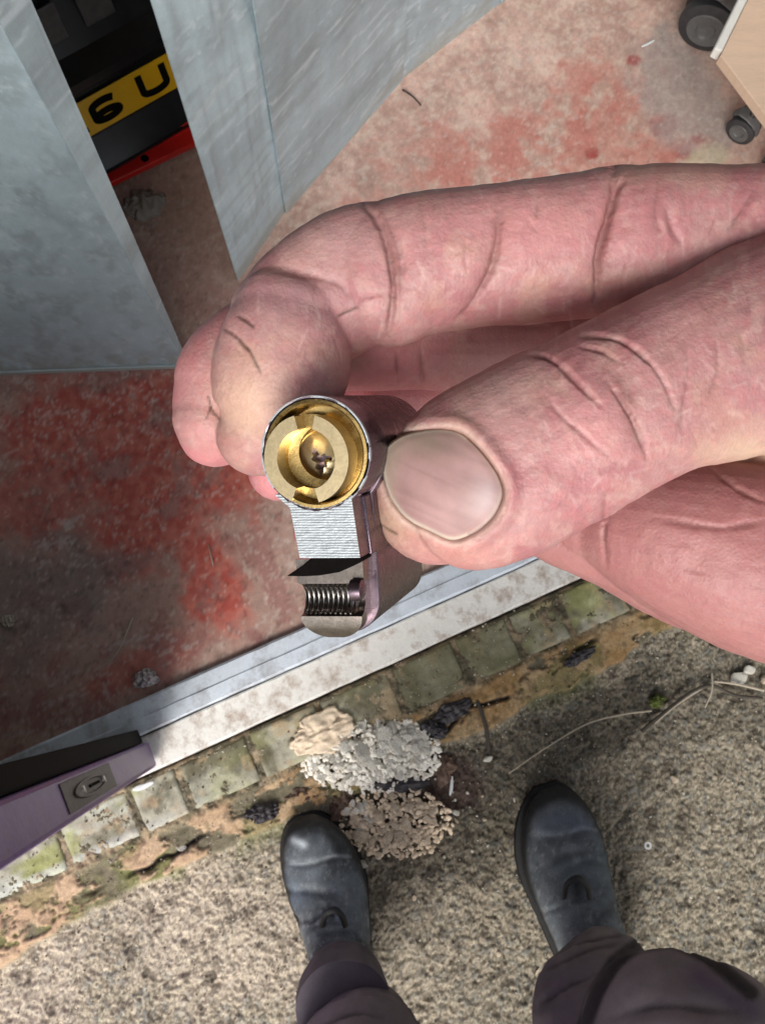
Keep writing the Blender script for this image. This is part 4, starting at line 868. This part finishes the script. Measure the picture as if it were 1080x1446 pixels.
dirt = msk*np.where(px < 520, .8, .5); c = mixc(c, [.16, .06, .05], dirt)  # crease colour holds both real dirt and painted occlusion
for poly, w, am in [([(338, 448), (358, 462)], 2, .8), ([(318, 466), (338, 480), (355, 500), (368, 525)], 2, .7), ([(294, 560), (300, 580), (310, 592)], 1.6, .8), ([(298, 575), (292, 590)], 1.5, .7), ([(478, 446), (503, 434)], 2, .7), ([(520, 730), (560, 754)], 1.8, .7)]:
    e2 = seg_dist(px, py, poly)[0]; c = mixc(c, [.09, .05, .03], np.exp(-(e2/w)**2)*am)
gr = np.exp(-((e-3)/3.5)**2)*(~ins)*vis*sst(560, 620, px+py*.2)
c = mixc(c, [.70, .52, .44], np.exp(-((e-6)/4)**2)*(~ins)*vis*.55); c = mixc(c, [.22, .11, .08], np.exp(-((e-1)/3.0)**2)*vis*.75)
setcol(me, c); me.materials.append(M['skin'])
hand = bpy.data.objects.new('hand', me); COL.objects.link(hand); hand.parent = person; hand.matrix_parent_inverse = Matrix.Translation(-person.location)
# nail plate
X = (smp[:, 0]-cx)/80; Y_ = (smp[:, 1]-cy)/80
PW = [(a, b) for a in range(3) for b in range(3-a)]; Afit = np.stack([X**a*Y_**b for a, b in PW], 1); co = np.linalg.lstsq(Afit, smp[:, 2], rcond=None)[0]
def nd(x, y):
    X = (x-cx)/80; Y = (y-cy)/80; return sum(k*X**a*Y**b for k, (a, b) in zip(co, PW))
K = 26; V = []; colr = []
nx = npoly[:-1]; nn = len(nx)
for k in range(K+1):
    s_ = (k/K)
    for x, y in nx:
        qx, qy = cx+(x-cx)*s_, cy+(y-cy)*s_; dd = nd(qx, qy)-.00005+.0005*(max(0, s_-.85)/.15)**2
        V.append(C(qx, qy, dd))
        free = float(sst(578, 548, qx+ (qy-650)*.12)); ridge = float(vn(np.array(qy*.22-qx*.1), np.array(qx*.01), 4))
        cc = np.array([.40, .235, .225])*(.9+.2*ridge); cc = cc*(1-free*.6)+np.array([.36, .31, .22])*free*.6
        up2 = float(np.exp(-((qx-600)/45)**2-((qy-625)/22)**2)); cc = cc*(1-.5*up2)+np.array([.27, .23, .16])*.5*up2
        lu = float(np.exp(-((qx-688)/20)**2-((qy-705)/30)**2)); cc = cc*(1-.6*lu)+np.array([.52, .40, .40])*.6*lu; cc = cc*(.86+.28*float(vn(np.array(qx*.035), np.array(qy*.035), 14)))
        rim_ = float(sst(.90, .985, s_))*(1 if qx < 660 else .45); cc = cc*(1-rim_*.75)+np.array([.72, .60, .48])*rim_*.75
        colr.append(cc)
f = [(k*nn+i, k*nn+(i+1) % nn, (k+1)*nn+(i+1) % nn, (k+1)*nn+i) for k in range(K) for i in range(nn)]
nl = mk('thumb_nail', V, f, M['nail'], None, True, np.array(colr)); nl.parent = hand
nl.matrix_parent_inverse = Matrix.Identity(4)
ms = nl.modifiers.new('s', 'SOLIDIFY'); ms.thickness = .0004; ms.offset = 0
# jumper sleeve, beyond the frame
sv, sf = digit([(1480, 690, .20, 290, .032), (2000, 960, .23, 340, .036), (2500, 1300, .26, 370, .045), (3300, 1900, .36, 340, .06)], cap0=False)
g = MB(); g.add(sv, sf); g.build('sleeve', M['jumper'], person, smooth=True)

# ------------------------------------------------------------------ the snapped lock cylinder, millimetre frame: x right, y up, z out of the near face
LC = Cc(445, 641, .130); az = nrm([-.30, -.13, 1.0]); ay = nrm(np.array([-.02, 1, 0])-az*np.dot([-.02, 1, 0], az)); axx = np.cross(ay, az)
def Lk(x, y, z): return CAM+R@(LC+(axx*x+ay*y+az*z)*.001)
lock = empty('lock_cylinder', Lk(0, 0, -15)); tag(lock, 'snapped brass and nickel euro lock cylinder held between thumb and finger', 'lock')
Ro, Ri = 8.15, 7.8
def circ(r, a0, a1, n, cx=0, cy=0): return [(cx+r*math.cos(math.radians(a)), cy+r*math.sin(math.radians(a))) for a in np.linspace(a0, a1, n)]
aw = math.degrees(math.acos(4.9/Ro))
def ring_wall(g, r0, r1, z0, z1, n=96, a0=0, a1=360):
    pts = circ(r1, a0, a1, n); q = circ(r0, a0, a1, n); full = a1-a0 >= 360
    v = [Lk(x, y, z) for z in (z1, z0) for x, y in pts]+[Lk(x, y, z) for z in (z1, z0) for x, y in q]
    f = []
    for i in range(n-1): f += [(i, i+1, n+i+1, n+i), (2*n+i, 2*n+i+1, 3*n+i+1, 3*n+i), (i, i+1, 2*n+i+1, 2*n+i), (n+i, n+i+1, 3*n+i+1, 3*n+i)]
    if not full: f += [(0, n, 3*n, 2*n), (n-1, 2*n-1, 4*n-1, 3*n-1)]
    g.add(v, f)
# barrel: thin torn nickel rim
n = 140; V = []
for k, (r, z) in enumerate([(Ri, -6), (Ri, -.15), (Ri+.1, .1), (Ro-.12, .12), (Ro, -.05), (Ro, -7.55), (Ro-.3, -7.7)]):
    for a in np.linspace(0, 2*np.pi, n, endpoint=False):
        j = .12*(vn(np.array(a*9), np.array(k*.3), 3)-.5) if 1 <= k <= 4 else 0
        V.append(Lk((r+j)*math.cos(a), (r+j)*math.sin(a), z+(j*2.2 if 1 <= k <= 4 else 0)))
f = [(k*n+i, k*n+(i+1) % n, (k+1)*n+(i+1) % n, (k+1)*n+i) for k in range(6) for i in range(n)]; f.append(tuple(range(6*n, 7*n)))
mk('barrel', V, f, M['nickel'], lock, True, None, 40)
g = MB(); ring_wall(g, Ro-.22, Ro+.04, -.6, .14, a0=-60, a1=215); g.build('torn_rim', M['sawn'], lock, smooth=True, sharp=30)
# brass cup inside
g = MB(); g.lathe([(7.72, -.1), (7.70, .02), (7.25, .05), (7.05, -.15), (6.75, -2.2), (6.6, -3.6), (4.0, -3.9)], Lk, 120); g.build('brass_sleeve', M['brass'], lock, smooth=True, sharp=30)
# the slotted collar, off centre to the lower left
ccx, ccy = -1.35, -.7
def sector(a0, a1, r0, r1, z0, z1, nm, m):
    n = 48; q = circ(r1, a0, a1, n, ccx, ccy)+circ(r0, a1, a0, n, ccx, ccy); b = MB()
    N2 = len(q); v = [Lk(x, y, z) for z in (z0, z1) for x, y in q]
    b.add(v, [(i, (i+1) % N2, N2+(i+1) % N2, N2+i) for i in range(N2)])
    b.add([Lk(x, y, z1) for x, y in q], [(i, i+1, N2-2-i, N2-1-i) for i in range(n-1)])
    return b.build(nm, m, lock, smooth=True, sharp=30, bevel=.00012)
R1, R0 = 6.35, 4.35
sector(102, 247, R0, R1, -4, .35, 'collar_half', M['brassface']); sector(-76, 74, R0, R1, -4, .25, 'collar_half', M['brassface'])
# slot floors, bore, and the bright ledge round the cam hole at its bottom
g = MB(); g.lathe([(R1-.02, -2.4), (R0, -2.4), (R0, -2.5), (R0-.05, -6.6), (R0-.4, -6.9)], lambda x, y, z: Lk(x+ccx, y+ccy, z), 96); g.build('bore', M['brass'], lock, smooth=True, sharp=30)
g = MB(); n = 72; V = []
for k, (q, z) in enumerate([(1.0, -6.8), (.86, -6.2), (.55, -5.7), (0, -5.4), (0, -8.5)]):
    for a in np.linspace(0, 2*np.pi, n, endpoint=False):
        rh = 1.35+.35*math.sin(3*a+.6)+.22*math.sin(7*a)+(.5 if 1.9 < a < 2.5 else 0); rx = 4.0*q+rh*(1-q)
        V.append(Lk(ccx+.15*(1-q)+rx*math.cos(a), ccy-.75*(1-q)+rx*math.sin(a), z+.25*math.cos(a)*(1-q)))
g.add(V, [(k*n+i, k*n+(i+1) % n, (k+1)*n+(i+1) % n, (k+1)*n+i) for k in range(4) for i in range(n)]); g.build('cam_ledge', M['brassface'], lock, smooth=True, sharp=28)
g = MB(); g.lathe([(.01, -8.0), (3.4, -8.1)], lambda x, y, z: Lk(x+ccx, y+ccy-.7, z), 40); g.build('cam_hole', M['void'], lock, smooth=True)
g = MB(); g.lathe([(.001, -6.3), (.45, -6.4), (.62, -6.7), (.62, -8)], lambda x, y, z: Lk(x+ccx+.75, y+ccy-.9, z), 20); g.build('driver_pin', M['brass'], lock, smooth=True)
# web: bright sawn face with ridges (height field), outline slightly waisted
def hfield(xl, xr, y0, y1, nx_, ny_, zf, zback):
    V = []
    for j in range(ny_):
        y = y0+(y1-y0)*j/(ny_-1)
        for i in range(nx_):
            u = i/(nx_-1); x = xl(y)+(xr(y)-xl(y))*u; V.append((x, y, zf(x, y)))
    f = [(j*nx_+i, j*nx_+i+1, (j+1)*nx_+i+1, (j+1)*nx_+i) for j in range(ny_-1) for i in range(nx_-1)]
    idx = np.arange(nx_*ny_).reshape(ny_, nx_); loop = list(idx[0])+list(idx[1:, -1])+list(idx[-1, -2::-1])+list(idx[-2:0:-1, 0]); b = len(V)
    V += [(V[k][0], V[k][1], zback) for k in loop]; m_ = len(loop)
    f += [(int(loop[k]), b+k, b+(k+1) % m_, int(loop[(k+1) % m_])) for k in range(m_)]; f.append(tuple(range(b, b+m_)))
    return [Lk(*p) for p in V], [tuple(int(q) for q in t) for t in f]
def webz(x, y):
    r = float(vn(np.array(x*.7+y*.5), np.array(y*6.0), 3)); r2 = float(vn(np.array(x*3.), np.array(y*12.), 8))
    rim_in = math.hypot(x, y); base = -.05 if rim_in > Ri-.1 else -4.6
    return base+.04*(r-.5)+.03*(r2-.5)+.022*math.sin(y*17+x*.2)
g = MB(); v, f = hfield(lambda y: -4.4+(-7.4-y)*.14-(1.0*max(0, y+7.6)), lambda y: 5.1+(-7.4-y)*.09, -14.9, -5.6, 70, 130, webz, -4.8)
bot = []
vv = np.array(v); g.add(v, f); o = g.build('web_face', M['sawn'], lock, smooth=True, sharp=40); o.data.materials.append(M['nickel'])
for k_ in range(69*129, len(o.data.polygons)): o.data.polygons[k_].material_index = 1
# sheared lip under the web: curved blade with a spike to the left; its black paints the gap's shadow
g = MB(); arcp = [(-6.4, -17.9), (-3.7, -17.95), (-1.1, -17.8), (1.9, -17.3), (4.3, -16.3), (5.75, -15.6), (5.65, -14.6), (2.9, -14.3), (-0.1, -14.5), (-2.1, -15.1), (-3.7, -16.3)]
g.prism(arcp, -5.5, -.9, lambda x, y, z: Lk(x, y, z-.25*(-14.5-y))); g.build('sheared_lip', M['void'], lock, smooth=True, sharp=25, bevel=.0002)
# lower block with half a screw thread and rounded toe
yc, rt = -21.6, 2.4
def lowz(x, y):
    d_ = abs(y-yc); z = -2.6-.05*(x+1)
    if d_ < rt:
        z -= math.sqrt(rt*rt-d_*d_)*.95; ph_ = (x*1.30+.10*(y-yc)) % 1.0
        z += .42*abs(ph_*2-1)*min(1, (rt-d_)*2) if -4.6 < x < 3.6 else 0
    elif y < yc-rt: z -= .20*(yc-rt-y)**1.6
    return z
def halfw(y):                                   # toe radius
    k = max(0., -24.2-y); return 4.5*math.sqrt(max(.03, 1-(k/3.5)**2))
g = MB(); v, f = hfield(lambda y: -.25-halfw(y)-.25*(y > -19), lambda y: .05+halfw(y)+.6*(y > -19), -27.6, -15.5, 130, 110, lowz, -9); g.add(v, f); g.build('screw_block', M['darkmetal'], lock, smooth=True, sharp=45)
g = MB()
for k in range(10):                             # bright crests of the thread
    x0 = -4.1+k*.77; pts_ = [Lk(x0+.10*math.sin(a)*1.0, yc+(rt-.25)*math.cos(a)*-1, -2.45-(rt-.42)*math.sin(a)*.95) for a in np.linspace(.25, 2.9, 16)]
    g.tube(pts_, .000150, 6)
g.build('screw_thread', M['steel'], lock, smooth=True)
g = MB(); q = lambda x, y, z: Lk(4.1+z, yc+y+1.6, -2.2+x)
g.lathe([(.001, 1.3), (1.0, 1.3), (1.5, 1.0), (1.6, 0), (1.6, -.6)], q, 24); g.build('thread_end', M['nickel'], lock, smooth=True)
# rear body: full euro outline running away from the camera
hwb = 5.0; yb = -22.6
outl = circ(Ro, -90+38, 270-38, 80)+[( -hwb, -7.5), (-hwb, yb)]+circ(hwb, 180, 360, 40, 0, yb)+[(hwb, -7.5)]
g = MB(); g.prism(outl, -34.5, -7.5, lambda x, y, z: Lk(x*(1-.04*max(0, (-z-31)/3.5))+1.0*min(1, max(0, (-y-3)/5)), y, z)); g.prism([(-3.0, -6.5), (5.5, -6.5), (6.15, -15.2), (-2.4, -15.2)], -7.6, -4.7, Lk); g.build('euro_body', M['nickel'], lock, smooth=True, sharp=35, bevel=.0008)
